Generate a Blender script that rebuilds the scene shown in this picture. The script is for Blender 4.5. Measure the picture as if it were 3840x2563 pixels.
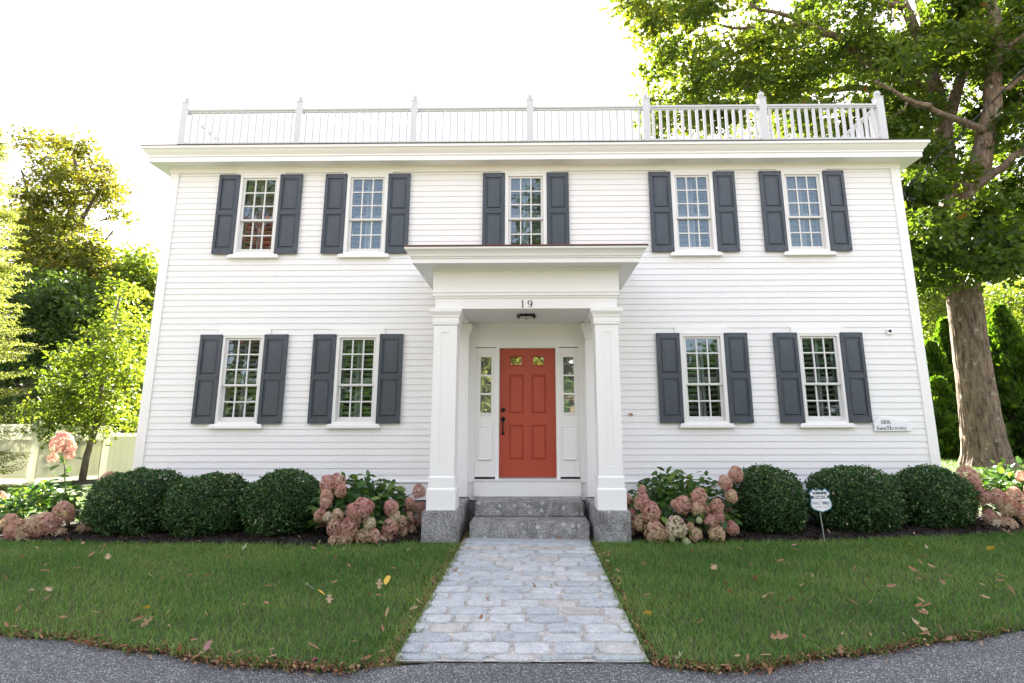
import bpy, bmesh, math, random
import numpy as np
from mathutils import Vector, Matrix
random.seed(7)
rng = np.random.default_rng(7)
scene = bpy.context.scene
for o in list(bpy.data.objects):
    bpy.data.objects.remove(o)
COL = scene.collection
rad = math.radians

# ---------------------------------------------------------------- camera
FPX, CW, CH = 2142.3, 3840.0, 2563.0          # focal length in photo pixels, photo size
SHX, SHY = 49.04, -131.69
CAM = np.array([0.074, -9.2948, 1.5100])
_p, _y, _r = rad(11.5171), rad(-0.6991), rad(-0.0961)
_F = np.array([math.sin(_y)*math.cos(_p), math.cos(_y)*math.cos(_p), math.sin(_p)])
_R0 = np.array([math.cos(_y), -math.sin(_y), 0.0])
_U0 = np.cross(_R0, _F)
_R = math.cos(_r)*_R0 + math.sin(_r)*_U0
_U = -math.sin(_r)*_R0 + math.cos(_r)*_U0
cd = bpy.data.cameras.new('camera')
cam = bpy.data.objects.new('camera', cd)
COL.objects.link(cam)
cam.matrix_world = Matrix(((_R[0], _U[0], -_F[0], CAM[0]), (_R[1], _U[1], -_F[1], CAM[1]),
                           (_R[2], _U[2], -_F[2], CAM[2]), (0, 0, 0, 1)))
cd.sensor_width = 36.0
cd.lens = FPX*36.0/CW
cd.shift_x = -SHX/CW
cd.shift_y = SHY/CW
cd.clip_start = 0.05
cd.clip_end = 3000
scene.camera = cam

def at(u, v, yy):
    """world point on the plane y = yy seen at photo pixel (u, v) of the 2349 x 1568 survey picture"""
    u *= 1.63474; v *= 1.63474
    d = _F + (u-CW/2-SHX)/FPX*_R - (v-CH/2-SHY)/FPX*_U
    return CAM + d*((yy-CAM[1])/d[1])

# ---------------------------------------------------------------- world, sun, exposure
SUN_EL, SUN_AZ = 32.0, 1.0
world = bpy.data.worlds.new('World')
scene.world = world
world.use_nodes = True
wn = world.node_tree
for n in list(wn.nodes):
    wn.nodes.remove(n)
sky = wn.nodes.new('ShaderNodeTexSky')
sky.sky_type = 'NISHITA'
sky.sun_disc = False
sky.sun_elevation = rad(SUN_EL)
sky.sun_rotation = rad(SUN_AZ)
sky.dust_density = 1.2
sky.air_density = 1.0
sky.ozone_density = 1.0
hs = wn.nodes.new('ShaderNodeHueSaturation')
hs.inputs['Saturation'].default_value = 1.0
gm = wn.nodes.new('ShaderNodeGamma')                # gamma flattens the sky, holding down its bright sun side
gm.inputs['Gamma'].default_value = 0.38
bg = wn.nodes.new('ShaderNodeBackground')
bg.inputs['Strength'].default_value = 0.15
wo = wn.nodes.new('ShaderNodeOutputWorld')
wn.links.new(sky.outputs[0], gm.inputs['Color'])
wn.links.new(gm.outputs[0], hs.inputs['Color'])
wb = wn.nodes.new('ShaderNodeMix')                 # white balance tint put into the sky colour
wb.data_type = 'RGBA'; wb.blend_type = 'MULTIPLY'; wb.inputs[0].default_value = 1.0
wb.inputs[7].default_value = (1.13, 0.975, 0.965, 1)
wn.links.new(hs.outputs[0], wb.inputs[6])
wn.links.new(wb.outputs[2], bg.inputs['Color'])
wn.links.new(bg.outputs[0], wo.inputs['Surface'])
sd = bpy.data.lights.new('sun', 'SUN')
sd.energy = 5.0
sd.angle = rad(0.5)
sd.color = (1.0, 0.93, 0.80)
sun = bpy.data.objects.new('sun', sd)
COL.objects.link(sun)
sdir = Vector((math.sin(rad(SUN_AZ))*math.cos(rad(SUN_EL)), math.cos(rad(SUN_AZ))*math.cos(rad(SUN_EL)), math.sin(rad(SUN_EL))))
sun.rotation_euler = sdir.to_track_quat('Z', 'Y').to_euler()
sun.location = (0, 30, 30)
scene.view_settings.view_transform = 'Standard'
scene.view_settings.look = 'None'
scene.view_settings.exposure = 3.42
scene.view_settings.gamma = 1.0
scene.render.engine = 'CYCLES'
scene.cycles.max_bounces = 10
scene.cycles.transparent_max_bounces = 12
scene.cycles.use_denoising = True

# ---------------------------------------------------------------- materials
class NT:
    def __init__(self, name):
        self.m = bpy.data.materials.new(name)
        self.m.use_nodes = True
        self.t = self.m.node_tree
        self.b = self.t.nodes['Principled BSDF']
        self.out = self.t.nodes['Material Output']
    def n(self, kind, **kw):
        nd = self.t.nodes.new('ShaderNode'+kind)
        for k, v in kw.items():
            if k in nd.inputs: nd.inputs[k].default_value = v
            else: setattr(nd, k, v)
        return nd
    def l(self, a, b): self.t.links.new(a, b)
    def ramp(self, fac, stops):
        r = self.n('ValToRGB')
        e = r.color_ramp.elements
        while len(e) < len(stops): e.new(0.5)
        for i, (p, c) in enumerate(stops):
            e[i].position = p
            e[i].color = (*c, 1) if len(c) == 3 else c
        self.l(fac, r.inputs[0])
        return r.outputs[0]
    def noise(self, scale, detail=4, rough=0.55, vec=None, w='Fac'):
        nz = self.n('TexNoise', Scale=scale, Detail=detail, Roughness=rough)
        self.l(vec if vec is not None else self.pos(), nz.inputs['Vector'])
        return nz.outputs[w]
    def voro(self, scale, vec=None, out='Color', feature='F1'):
        v = self.n('TexVoronoi', Scale=scale)
        v.feature = feature
        self.l(vec if vec is not None else self.pos(), v.inputs['Vector'])
        return v.outputs[out]
    def pos(self):
        if not hasattr(self, '_pos'):
            self._pos = self.n('TexCoord').outputs['Object']
        return self._pos
    def scaled(self, s):
        mp = self.n('Mapping'); mp.inputs['Scale'].default_value = s
        self.l(self.pos(), mp.inputs['Vector']); return mp.outputs[0]
    def mix(self, fac, a, b, mode='MIX'):
        mx = self.n('Mix', data_type='RGBA', blend_type=mode)
        for sock, v in ((mx.inputs[0], fac), (mx.inputs[6], a), (mx.inputs[7], b)):
            if hasattr(v, 'links'): self.l(v, sock)
            elif isinstance(v, (int, float)): sock.default_value = v
            else: sock.default_value = (*v, 1)
        return mx.outputs[2]
    def bump(self, h, strength=0.3, dist=0.01):
        b = self.n('Bump', Strength=strength, Distance=dist)
        self.l(h, b.inputs['Height']); self.l(b.outputs[0], self.b.inputs['Normal'])
    def attr(self, name='tint'):
        a = self.n('Attribute'); a.attribute_name = name; return a.outputs['Fac']
    def rough(self, v): self.b.inputs['Roughness'].default_value = v
    def color(self, c):
        if hasattr(c, 'links'): self.l(c, self.b.inputs['Base Color'])
        else: self.b.inputs['Base Color'].default_value = (*c, 1)

def paint(name, c, rough=0.45, var=0.05, grime=(0.55, 0.52, 0.45), grime_amt=0.10, bump=0.06):
    k = NT(name)
    n1 = k.noise(1.7, 5, 0.6)
    n2 = k.noise(14, 5, 0.65, k.scaled((1, 1, 0.35)))
    base = k.mix(n1, tuple(x*(1-var) for x in c), c)
    g = k.ramp(n2, [(0.55, (0, 0, 0)), (0.78, (grime_amt,)*3)])
    k.color(k.mix(g, base, grime))
    k.rough(rough)
    k.bump(k.noise(90, 3, 0.6, k.scaled((1, 1, 4))), bump, 0.004)
    return k.m

M = {}
M['siding'] = paint('white_clapboard_paint', (0.80, 0.80, 0.79), 0.5, 0.03, grime_amt=0.10, bump=0.05)
M['trim'] = paint('white_trim_paint', (0.82, 0.82, 0.80), 0.38, 0.02, grime_amt=0.07)
M['sash'] = paint('grey_white_sash_paint', (0.66, 0.66, 0.64), 0.4, 0.04)
M['blind'] = paint('white_louver_paint', (0.56, 0.56, 0.55), 0.45, 0.02)
M['rail'] = paint('white_vinyl_rail', (0.55, 0.57, 0.58), 0.35, 0.02)

def mk_shutter():
    k = NT('charcoal_shutter_paint')
    n = k.noise(3.2, 6, 0.65)
    chalk = k.ramp(k.noise(2.2, 5, 0.6, k.scaled((1.6, 1, 0.9))), [(0.5, (0, 0, 0)), (0.72, (0.5, 0.5, 0.5))])
    k.color(k.mix(chalk, k.mix(n, (0.034, 0.046, 0.061), (0.046, 0.060, 0.078)), (0.095, 0.112, 0.134)))
    k.rough(0.42)
    k.bump(k.noise(160, 3, 0.6, k.scaled((1, 1, 0.25))), 0.15, 0.003)
    return k.m
M['shutter'] = mk_shutter()

def mk_door():
    k = NT('brick_red_door_paint')
    n = k.noise(2.0, 5, 0.6)
    k.color(k.mix(n, (0.35, 0.046, 0.020), (0.41, 0.058, 0.026)))
    k.rough(0.42)
    k.bump(k.noise(120, 4, 0.6, k.scaled((3, 1, 0.3))), 0.10, 0.003)
    return k.m
M['door'] = mk_door()

def mk_glass(name, amt, wav, tint=(1, 1, 1, 1)):
    k = NT(name)
    k.t.nodes.remove(k.b)
    fr = k.n('Fresnel', IOR=1.5)
    ma = k.n('Math', operation='MULTIPLY_ADD'); ma.use_clamp = True
    ma.inputs[1].default_value = 1.5; ma.inputs[2].default_value = amt
    k.l(fr.outputs[0], ma.inputs[0])
    tr = k.n('BsdfTransparent'); tr.inputs[0].default_value = (0.68, 0.73, 0.75, 1)
    gl = k.n('BsdfGlossy'); gl.inputs['Roughness'].default_value = 0.0; gl.inputs['Color'].default_value = tint
    bp = k.n('Bump', Strength=wav, Distance=0.02)
    k.l(k.noise(2.6, 2, 0.5), bp.inputs['Height'])
    k.l(bp.outputs[0], gl.inputs['Normal'])
    mx = k.n('MixShader')
    k.l(ma.outputs[0], mx.inputs[0]); k.l(tr.outputs[0], mx.inputs[1]); k.l(gl.outputs[0], mx.inputs[2])
    k.l(mx.outputs[0], k.out.inputs['Surface'])
    return k.m
M['glass'] = mk_glass('window_glass', 0.05, 0.10, (0.62, 0.84, 1.0, 1))
M['doorglass'] = mk_glass('dark_backed_glass', 0.30, 0.10)

def mk_granite(name, dark, light, lichen, white=0.3):
    k = NT(name)
    v = k.voro(150)
    sp = k.n('SeparateColor'); k.l(v, sp.inputs[0])
    grain = k.ramp(sp.outputs[0], [(0.0, dark), (0.45, tuple((a+b)/2 for a, b in zip(dark, light))), (0.8, light), (1.0, tuple(min(1, x*1.35) for x in light))])
    big = k.ramp(k.noise(5, 6, 0.7), [(0.35, (0.55, 0.55, 0.55)), (0.7, (1.05, 1.05, 1.05))])
    c = k.mix(1.0, grain, big, 'MULTIPLY')
    stain = k.ramp(k.noise(3.0, 5, 0.7, k.scaled((2, 1, 0.8))), [(0.42, (0, 0, 0)), (0.62, (0.55, 0.55, 0.55))])
    c = k.mix(stain, c, tuple(x*0.62 for x in dark))
    if lichen:
        d = k.voro(9, None, 'Distance')
        nz = k.noise(30, 4, 0.7)
        ad = k.n('Math', operation='MULTIPLY_ADD'); k.l(nz, ad.inputs[0]); ad.inputs[1].default_value = 0.35; k.l(d, ad.inputs[2])
        spot = k.ramp(ad.outputs[0], [(0.36, (0.75, 0.75, 0.75)), (0.44, (0, 0, 0))])
        msk = k.ramp(k.noise(1.8, 2, 0.5), [(0.42, (0, 0, 0)), (0.52, (1, 1, 1))])
        c = k.mix(k.mix(1.0, spot, msk, 'MULTIPLY'), c, (0.56, 0.58, 0.55))
    k.color(c)
    k.rough(0.85)
    k.bump(k.noise(70, 6, 0.75), 0.5, 0.008)
    return k.m
M['granite'] = mk_granite('weathered_granite', (0.13, 0.13, 0.127), (0.52, 0.52, 0.51), True)
M['granite_light'] = mk_granite('speckled_granite', (0.08, 0.08, 0.08), (0.54, 0.54, 0.53), False)

def mk_cobble():
    k = NT('grey_granite_cobble')
    t = k.attr()
    base = k.ramp(t, [(0.0, (0.34, 0.375, 0.385)), (0.4, (0.40, 0.432, 0.436)), (0.75, (0.465, 0.485, 0.48)), (0.93, (0.42, 0.405, 0.37)), (1.0, (0.35, 0.34, 0.31))])
    v = k.n('SeparateColor'); k.l(k.voro(190), v.inputs[0])
    sp = k.ramp(v.outputs[0], [(0, (0.68, 0.68, 0.68)), (0.5, (1, 1, 1)), (1, (1.28, 1.28, 1.28))])
    bl = k.ramp(k.noise(9, 6, 0.7), [(0.3, (0.72, 0.72, 0.72)), (0.7, (1.1, 1.1, 1.1))])
    k.color(k.mix(1.0, k.mix(1.0, base, sp, 'MULTIPLY'), bl, 'MULTIPLY'))
    k.rough(0.8)
    k.bump(k.noise(38, 7, 0.72), 0.55, 0.012)
    return k.m
M['cobble'] = mk_cobble()

def mk_sand():
    k = NT('sandy_joint_mortar')
    v = k.n('SeparateColor'); k.l(k.voro(170), v.inputs[0])
    c = k.ramp(v.outputs[0], [(0, (0.24, 0.22, 0.19)), (0.5, (0.44, 0.42, 0.37)), (1, (0.62, 0.60, 0.55))])
    bl = k.ramp(k.noise(6, 5, 0.7), [(0.3, (0.6, 0.6, 0.6)), (0.65, (1.05, 1.05, 1.05))])
    k.color(k.mix(1.0, c, bl, 'MULTIPLY')); k.rough(0.95)
    k.bump(k.noise(120, 4, 0.7), 0.6, 0.008)
    return k.m
M['sand'] = mk_sand()

def mk_asphalt():
    k = NT('asphalt_with_pale_aggregate')
    v = k.n('SeparateColor'); k.l(k.voro(165), v.inputs[0])
    c = k.ramp(v.outputs[0], [(0, (0.036, 0.039, 0.039)), (0.5, (0.068, 0.073, 0.073)), (0.80, (0.115, 0.122, 0.121)), (0.88, (0.22, 0.225, 0.23)), (1.0, (0.48, 0.48, 0.47))])
    bl = k.ramp(k.noise(1.6, 6, 0.7), [(0.3, (0.72, 0.72, 0.73)), (0.7, (1.2, 1.2, 1.2))])
    k.color(k.mix(1.0, c, bl, 'MULTIPLY')); k.rough(0.85)
    k.bump(k.voro(165, None, 'Distance'), 0.6, 0.006)
    return k.m
M['asphalt'] = mk_asphalt()

def mk_soil(name, a, b, scale=24):
    k = NT(name)
    k.color(k.mix(k.ramp(k.noise(scale, 7, 0.75), [(0.3, (0, 0, 0)), (0.7, (1, 1, 1))]), a, b)); k.rough(0.95)
    k.bump(k.noise(scale*2.2, 6, 0.75), 0.9, 0.03)
    return k.m
M['mulch'] = mk_soil('dark_bark_mulch', (0.007, 0.005, 0.004), (0.026, 0.017, 0.012))
M['turf'] = mk_soil('turf_soil', (0.022, 0.040, 0.010), (0.055, 0.075, 0.022), 9)
M['ground'] = mk_soil('open_ground', (0.17, 0.145, 0.062), (0.25, 0.205, 0.095), 3)  # warmed so the unseen sunlit ground bounces light up to the soffits

def mk_leaf(name, stops, transl=0.45, rough=0.5, tcol=(1.25, 1.15, 0.45), spec=0.35):
    k = NT(name)
    c = k.ramp(k.attr(), stops)
    k.color(c); k.rough(rough)
    k.b.inputs['Specular IOR Level'].default_value = spec
    tl = k.n('BsdfTranslucent')
    k.l(k.mix(1.0, c, tcol, 'MULTIPLY'), tl.inputs['Color'])
    mx = k.n('MixShader'); mx.inputs[0].default_value = transl
    k.l(k.b.outputs[0], mx.inputs[1]); k.l(tl.outputs[0], mx.inputs[2])
    k.l(mx.outputs[0], k.out.inputs['Surface'])
    return k.m
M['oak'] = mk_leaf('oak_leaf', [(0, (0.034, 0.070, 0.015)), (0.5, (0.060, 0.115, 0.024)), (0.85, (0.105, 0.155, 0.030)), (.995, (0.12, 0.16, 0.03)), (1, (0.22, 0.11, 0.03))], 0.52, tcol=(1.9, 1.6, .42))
M['maple_fall'] = mk_leaf('turning_maple_leaf', [(0, (0.055, 0.085, 0.022)), (0.45, (0.10, 0.130, 0.028)), (0.8, (0.16, 0.170, 0.036)), (1, (0.24, 0.185, 0.036))], 0.5, tcol=(1.7, 1.5, .5))
M['red_maple'] = mk_leaf('red_maple_leaf', [(0, (0.16, 0.03, 0.02)), (1, (0.40, 0.07, 0.03))], 0.4)
M['dark_green'] = mk_leaf('dark_tree_leaf', [(0, (0.028, 0.058, 0.018)), (0.6, (0.055, 0.105, 0.028)), (1, (0.10, 0.155, 0.04))], 0.5, tcol=(1.7, 1.5, .5))
M['light_green'] = mk_leaf('light_tree_leaf', [(0, (0.06, 0.11, 0.022)), (0.6, (0.10, 0.16, 0.03)), (1, (0.16, 0.20, 0.04))], 0.55, tcol=(1.8, 1.6, .5))
M['spruce'] = mk_leaf('spruce_needle', [(0, (0.09, 0.13, 0.035)), (1, (0.22, 0.25, 0.08))], 0.55, tcol=(1.7, 1.6, .7))
M['arbor'] = mk_leaf('arborvitae_spray', [(0, (0.030, 0.078, 0.014)), (0.6, (0.062, 0.135, 0.020)), (1, (0.14, 0.22, 0.030))], 0.5, tcol=(1.8,1.6,.4))
M['box'] = mk_leaf('boxwood_leaf', [(0, (0.013, 0.042, 0.013)), (0.6, (0.050, 0.122, 0.036)), (0.94, (0.12, 0.215, 0.056)), (0.975, (0.13, 0.17, 0.05)), (1, (0.42, 0.36, 0.22))], 0.25, 0.42, spec=0.3)
M['hydleaf'] = mk_leaf('hydrangea_leaf', [(0, (0.026, 0.080, 0.020)), (0.6, (0.075, 0.165, 0.038)), (1, (0.19, 0.28, 0.07))], 0.4, 0.4)
M['pink'] = mk_leaf('dusty_pink_florets', [(0, (0.34, 0.36, 0.18)), (0.22, (0.66, 0.56, 0.38)), (0.50, (0.66, 0.44, 0.35)), (0.78, (0.60, 0.29, 0.28)), (1, (0.44, 0.15, 0.19))], 0.42, 0.7, (1.15, 1.05, 1.0), 0.1)
M['tan'] = mk_leaf('tan_pink_florets', [(0, (0.36, 0.40, 0.18)), (0.35, (0.68, 0.60, 0.40)), (0.7, (0.68, 0.48, 0.36)), (1, (0.54, 0.26, 0.25))], 0.42, 0.7, (1.15, 1.05, 1.0), 0.1)
M['cream'] = mk_leaf('cream_florets', [(0, (0.50, 0.56, 0.28)), (0.5, (0.74, 0.70, 0.52)), (1, (0.72, 0.52, 0.45))], 0.4, 0.7, (1.1, 1.05, 1), 0.1)
M['limeflower'] = mk_leaf('pale_lime_florets', [(0, (0.50, 0.60, 0.28)), (1, (0.78, 0.82, 0.58))], 0.3, 0.7, (1, 1, .9), 0.1)
M['grass'] = mk_leaf('lawn_grass_blades', [(0, (0.030, 0.085, 0.018)), (0.4, (0.080, 0.19, 0.036)), (0.85, (0.21, 0.33, 0.080)), (0.93, (0.16, 0.16, 0.055)), (1, (0.30, 0.25, 0.13))], 0.3, 0.6, (1.1, 1.15, .5), 0.12)

def flat_leaf(name, a, b, thin=0.2):
    k = NT(name)
    k.color(k.mix(k.noise(26, 4, 0.7), a, b)); k.rough(0.65)
    tl = k.n('BsdfTranslucent'); tl.inputs[0].default_value = (*b, 1)
    mx = k.n('MixShader'); mx.inputs[0].default_value = thin
    k.l(k.b.outputs[0], mx.inputs[1]); k.l(tl.outputs[0], mx.inputs[2]); k.l(mx.outputs[0], k.out.inputs['Surface'])
    return k.m
M['leaf_brown'] = flat_leaf('dry_brown_leaf', (0.20, 0.095, 0.048), (0.38, 0.20, 0.11))
M['leaf_tan'] = flat_leaf('dry_tan_leaf', (0.32, 0.21, 0.12), (0.47, 0.34, 0.20))
M['leaf_yellow'] = flat_leaf('yellow_leaf', (0.62, 0.36, 0.03), (0.70, 0.50, 0.08))
M['leaf_green'] = flat_leaf('pale_green_leaf', (0.16, 0.22, 0.10), (0.30, 0.36, 0.20))
M['leaf_maroon'] = flat_leaf('maroon_leaf', (0.13, 0.02, 0.03), (0.26, 0.06, 0.09))
M['leaf_pink'] = flat_leaf('faded_pink_leaf', (0.36, 0.16, 0.19), (0.46, 0.26, 0.28))

def mk_bark(name, a, b, lich, vs=(9, 9, 1.6)):
    k = NT(name)
    n = k.noise(1.6, 8, 0.72, k.scaled(vs))
    c = k.ramp(n, [(0.36, a), (0.50, tuple(.45*p+.55*q for p, q in zip(a, b))), (0.66, b)])
    sp = k.ramp(k.noise(5.5, 5, 0.7), [(0.60, (0, 0, 0)), (0.66, (0.8, 0.8, 0.8))])
    if lich: c = k.mix(sp, c, lich)
    k.color(c); k.rough(0.9)
    k.bump(n, 1.0, 0.06)
    return k.m
M['bark'] = mk_bark('oak_bark', (0.050, 0.034, 0.023), (0.29, 0.212, 0.152), (0.42, 0.42, 0.31), (8.5, 8.5, 2.2))
M['bark_dark'] = mk_bark('dark_bark', (0.05, 0.035, 0.028), (0.13, 0.095, 0.075), None)
M['bark_young'] = mk_bark('young_maple_bark', (0.12, 0.09, 0.07), (0.24, 0.19, 0.15), (0.33, 0.33, 0.27), (12, 12, 3))

def simple(name, c, rough=0.5, metal=0.0, var=0.12, sc=12):
    k = NT(name)
    k.color(k.mix(k.noise(sc, 4, 0.6), tuple(x*(1-var) for x in c), tuple(min(1, x*(1+var)) for x in c)))
    k.rough(rough); k.b.inputs['Metallic'].default_value = metal
    return k.m
M['black'] = simple('blackened_bronze', (0.012, 0.011, 0.011), 0.35, 0.6)
M['ink'] = simple('black_lettering', (0.010, 0.010, 0.011), 0.5)
M['rust'] = simple('rusty_brown_drip_edge', (0.13, 0.055, 0.032), 0.7, 0, 0.4, 20)
M['roofing'] = simple('dark_roofing_edge', (0.03, 0.03, 0.032), 0.8)
M['dark_room'] = simple('dark_backing_brown', (0.05, 0.043, 0.036), 0.8)
M['brick'] = simple('red_brick', (0.26, 0.07, 0.05), 0.8, 0, 0.5, 9)
M['frost'] = simple('frosted_lamp_glass', (0.55, 0.52, 0.46), 0.25)
M['vinyl'] = flat_leaf('cream_vinyl_fence', (0.84, 0.84, 0.75), (0.85, 0.85, 0.77), .42)
M['steel'] = simple('galvanised_stake', (0.42, 0.43, 0.43), 0.4, 0.8)
M['sign_white'] = simple('white_sign_face', (0.80, 0.81, 0.83), 0.35, 0, 0.02)
M['sign_blue'] = simple('teal_blue_sign_rim', (0.05, 0.16, 0.20), 0.4)
M['sign_grey'] = simple('grey_sign_print', (0.36, 0.38, 0.42), 0.5)
M['sign_faint'] = simple('faint_sign_print', (0.62, 0.64, 0.67), 0.5)
M['sign_navy'] = simple('navy_sign_print', (0.02, 0.035, 0.06), 0.5)
M['sign_teal'] = simple('blue_grey_sign_print', (0.08, 0.16, 0.22), 0.5)
M['wire'] = simple('black_cable', (0.015, 0.015, 0.016), 0.6)
M['stem'] = simple('woody_green_stem', (0.10, 0.085, 0.035), 0.7)

# ---------------------------------------------------------------- object helpers
def tag(o, label=None, cat=None, group=None, kind=None):
    if label: o['label'] = label
    if cat: o['category'] = cat
    if group: o['group'] = group
    if kind: o['kind'] = kind
    return o
def empty(name, loc=(0, 0, 0), rz=0.0, label=None, cat=None, group=None):
    o = bpy.data.objects.new(name, None)
    COL.objects.link(o)
    o.location = loc
    o.rotation_euler = (0, 0, rz)
    return tag(o, label, cat, group)
def link(name, me, parent=None, loc=None, rot=None):
    o = bpy.data.objects.new(name, me)
    COL.objects.link(o)
    if parent is not None: o.parent = parent
    if loc is not None: o.location = loc
    if rot is not None: o.rotation_euler = rot
    return o

class MB:
    """collects boxes, prisms, tubes, lathes; build() links them as ONE mesh object"""
    def __init__(self): self.v = []; self.f = []; self.mi = []
    def add(self, vs, fs, mi=0):
        b = len(self.v); self.v += [tuple(map(float, q)) for q in vs]
        self.f += [tuple(b+i for i in q) for q in fs]; self.mi += [mi]*len(fs)
        return self
    def box(self, x0, x1, y0, y1, z0, z1, mi=0):
        vs = [(x0, y0, z0), (x1, y0, z0), (x1, y1, z0), (x0, y1, z0), (x0, y0, z1), (x1, y0, z1), (x1, y1, z1), (x0, y1, z1)]
        return self.add(vs, [(0, 3, 2, 1), (4, 5, 6, 7), (0, 1, 5, 4), (1, 2, 6, 5), (2, 3, 7, 6), (3, 0, 4, 7)], mi)
    def frustum(self, a, b, mi=0):
        """a, b: (x0,x1,y0,y1,z) lower and upper rectangle"""
        r = lambda q: [(q[0], q[2], q[4]), (q[1], q[2], q[4]), (q[1], q[3], q[4]), (q[0], q[3], q[4])]
        return self.add(r(a)+r(b), [(0, 3, 2, 1), (4, 5, 6, 7), (0, 1, 5, 4), (1, 2, 6, 5), (2, 3, 7, 6), (3, 0, 4, 7)], mi)
    def loops(self, prof, rect, mi=0, cap=True):
        """sweep a profile [(out, z)] round a rectangle with mitred corners"""
        x0, x1, y0, y1 = rect
        vs = []
        for d, z in prof: vs += [(x0-d, y0-d, z), (x1+d, y0-d, z), (x1+d, y1+d, z), (x0-d, y1+d, z)]
        fs = []
        for i in range(len(prof)-1):
            for j in range(4):
                a, b = i*4+j, i*4+(j+1) % 4
                fs.append((a, b, b+4, a+4))
        if cap:
            fs.append((3, 2, 1, 0)); n = (len(prof)-1)*4; fs.append((n, n+1, n+2, n+3))
        return self.add(vs, fs, mi)
    def prism_y(self, pts, y0, y1, mi=0):
        n = len(pts)
        vs = [(x, y0, z) for x, z in pts]+[(x, y1, z) for x, z in pts]
        fs = [tuple(range(n)), tuple(range(2*n-1, n-1, -1))]+[(i, i+n, (i+1) % n+n, (i+1) % n) for i in range(n)]
        return self.add(vs, fs, mi)
    def tube(self, pts, radii, seg=8, mi=0, lumpy=0.0):
        pts = [Vector(p) for p in pts]
        n = len(pts)
        if not hasattr(radii, '__len__'): radii = [radii]*n
        vs = []; prev = None
        for i, p in enumerate(pts):
            t = (pts[min(i+1, n-1)]-pts[max(i-1, 0)]).normalized()
            if prev is None:
                a = Vector((1, 0, 0)) if abs(t.x) < 0.8 else Vector((0, 1, 0))
            else: a = prev
            a = (a-t*a.dot(t)).normalized(); prev = a; b = t.cross(a)
            for k in range(seg):
                th = 2*math.pi*k/seg
                r = radii[i]*(1+lumpy*math.sin(3*th+i*0.7)+lumpy*0.6*math.sin(5*th-i*0.4))
                vs.append(p+(a*math.cos(th)+b*math.sin(th))*r)
        fs = []
        for i in range(n-1):
            for k in range(seg):
                k2 = (k+1) % seg
                fs.append((i*seg+k, i*seg+k2, (i+1)*seg+k2, (i+1)*seg+k))
        fs.append(tuple(range(seg-1, -1, -1))); fs.append(tuple((n-1)*seg+k for k in range(seg)))
        return self.add(vs, fs, mi)
    def lathe(self, prof, c=(0, 0, 0), seg=16, mi=0, axis='z'):
        vs = []
        for r, h in prof:
            for k in range(seg):
                th = 2*math.pi*k/seg
                q = (r*math.cos(th), r*math.sin(th), h)
                if axis == 'y': q = (q[0], q[2], q[1])
                vs.append((q[0]+c[0], q[1]+c[1], q[2]+c[2]))
        n = len(prof); fs = []
        for i in range(n-1):
            for k in range(seg):
                k2 = (k+1) % seg; fs.append((i*seg+k, i*seg+k2, (i+1)*seg+k2, (i+1)*seg+k))
        fs.append(tuple(range(seg-1, -1, -1))); fs.append(tuple((n-1)*seg+k for k in range(seg)))
        return self.add(vs, fs, mi)
    def ball(self, c, r, seg=14, mi=0):
        return self.lathe([(max(r*math.sin(math.pi*i/10), 0.0008), -r*math.cos(math.pi*i/10)) for i in range(11)], c, seg, mi)
    def mesh(self, name, mats, smooth=False, fix=True):
        me = bpy.data.meshes.new(name)
        me.from_pydata(self.v, [], self.f)
        if not isinstance(mats, (list, tuple)): mats = [mats]
        for m in mats: me.materials.append(m)
        me.polygons.foreach_set('material_index', self.mi)
        if fix:
            bm = bmesh.new(); bm.from_mesh(me); bmesh.ops.recalc_face_normals(bm, faces=bm.faces); bm.to_mesh(me); bm.free()
        if smooth:
            me.shade_smooth() if smooth is True else me.shade_smooth()
        me.update()
        return me
    def build(self, name, mats, parent=None, smooth=False, bevel=0.0):
        o = link(name, self.mesh(name, mats, smooth), parent)
        if bevel:
            b = o.modifiers.new('bevel', 'BEVEL'); b.width = bevel; b.segments = 2; b.limit_method = 'ANGLE'
        return o

def stamp(name, tv, tf, P, A, B, N, S, tint, mats, midx=None):
    """numpy: one copy of the template (tv, tf) per point, in the frame A (length) B (width) N (normal), scale S"""
    tv = np.asarray(tv, float)
    n, k = len(P), len(tv)
    S = np.asarray(S, float)
    if S.ndim == 1: S = S[:, None]
    V = P[:, None, :]+S[:, :, None]*(tv[None, :, 0:1]*A[:, None, :]+tv[None, :, 1:2]*B[:, None, :]+tv[None, :, 2:3]*N[:, None, :])
    lens = np.array([len(f) for f in tf]); idx = np.concatenate([np.array(f) for f in tf])
    LI = (idx[None, :]+(np.arange(n)*k)[:, None]).ravel()
    lt = np.tile(lens, n); ls = np.concatenate([[0], np.cumsum(lt)[:-1]])
    me = bpy.data.meshes.new(name)
    me.vertices.add(n*k); me.vertices.foreach_set('co', V.astype(np.float32).ravel())
    me.loops.add(len(LI)); me.loops.foreach_set('vertex_index', LI.astype(np.int32))
    me.polygons.add(len(lt)); me.polygons.foreach_set('loop_start', ls.astype(np.int32)); me.polygons.foreach_set('loop_total', lt.astype(np.int32))
    if not isinstance(mats, (list, tuple)): mats = [mats]
    for m in mats: me.materials.append(m)
    if midx is not None: me.polygons.foreach_set('material_index', np.repeat(midx, len(tf)).astype(np.int32))
    at_ = me.attributes.new('tint', 'FLOAT', 'FACE')
    at_.data.foreach_set('value', np.repeat(np.clip(tint, 0, 1), len(tf)).astype(np.float32))
    me.update(calc_edges=True)
    return me
def nrm(a): return a/np.maximum(np.linalg.norm(a, axis=1, keepdims=True), 1e-9)
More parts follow.
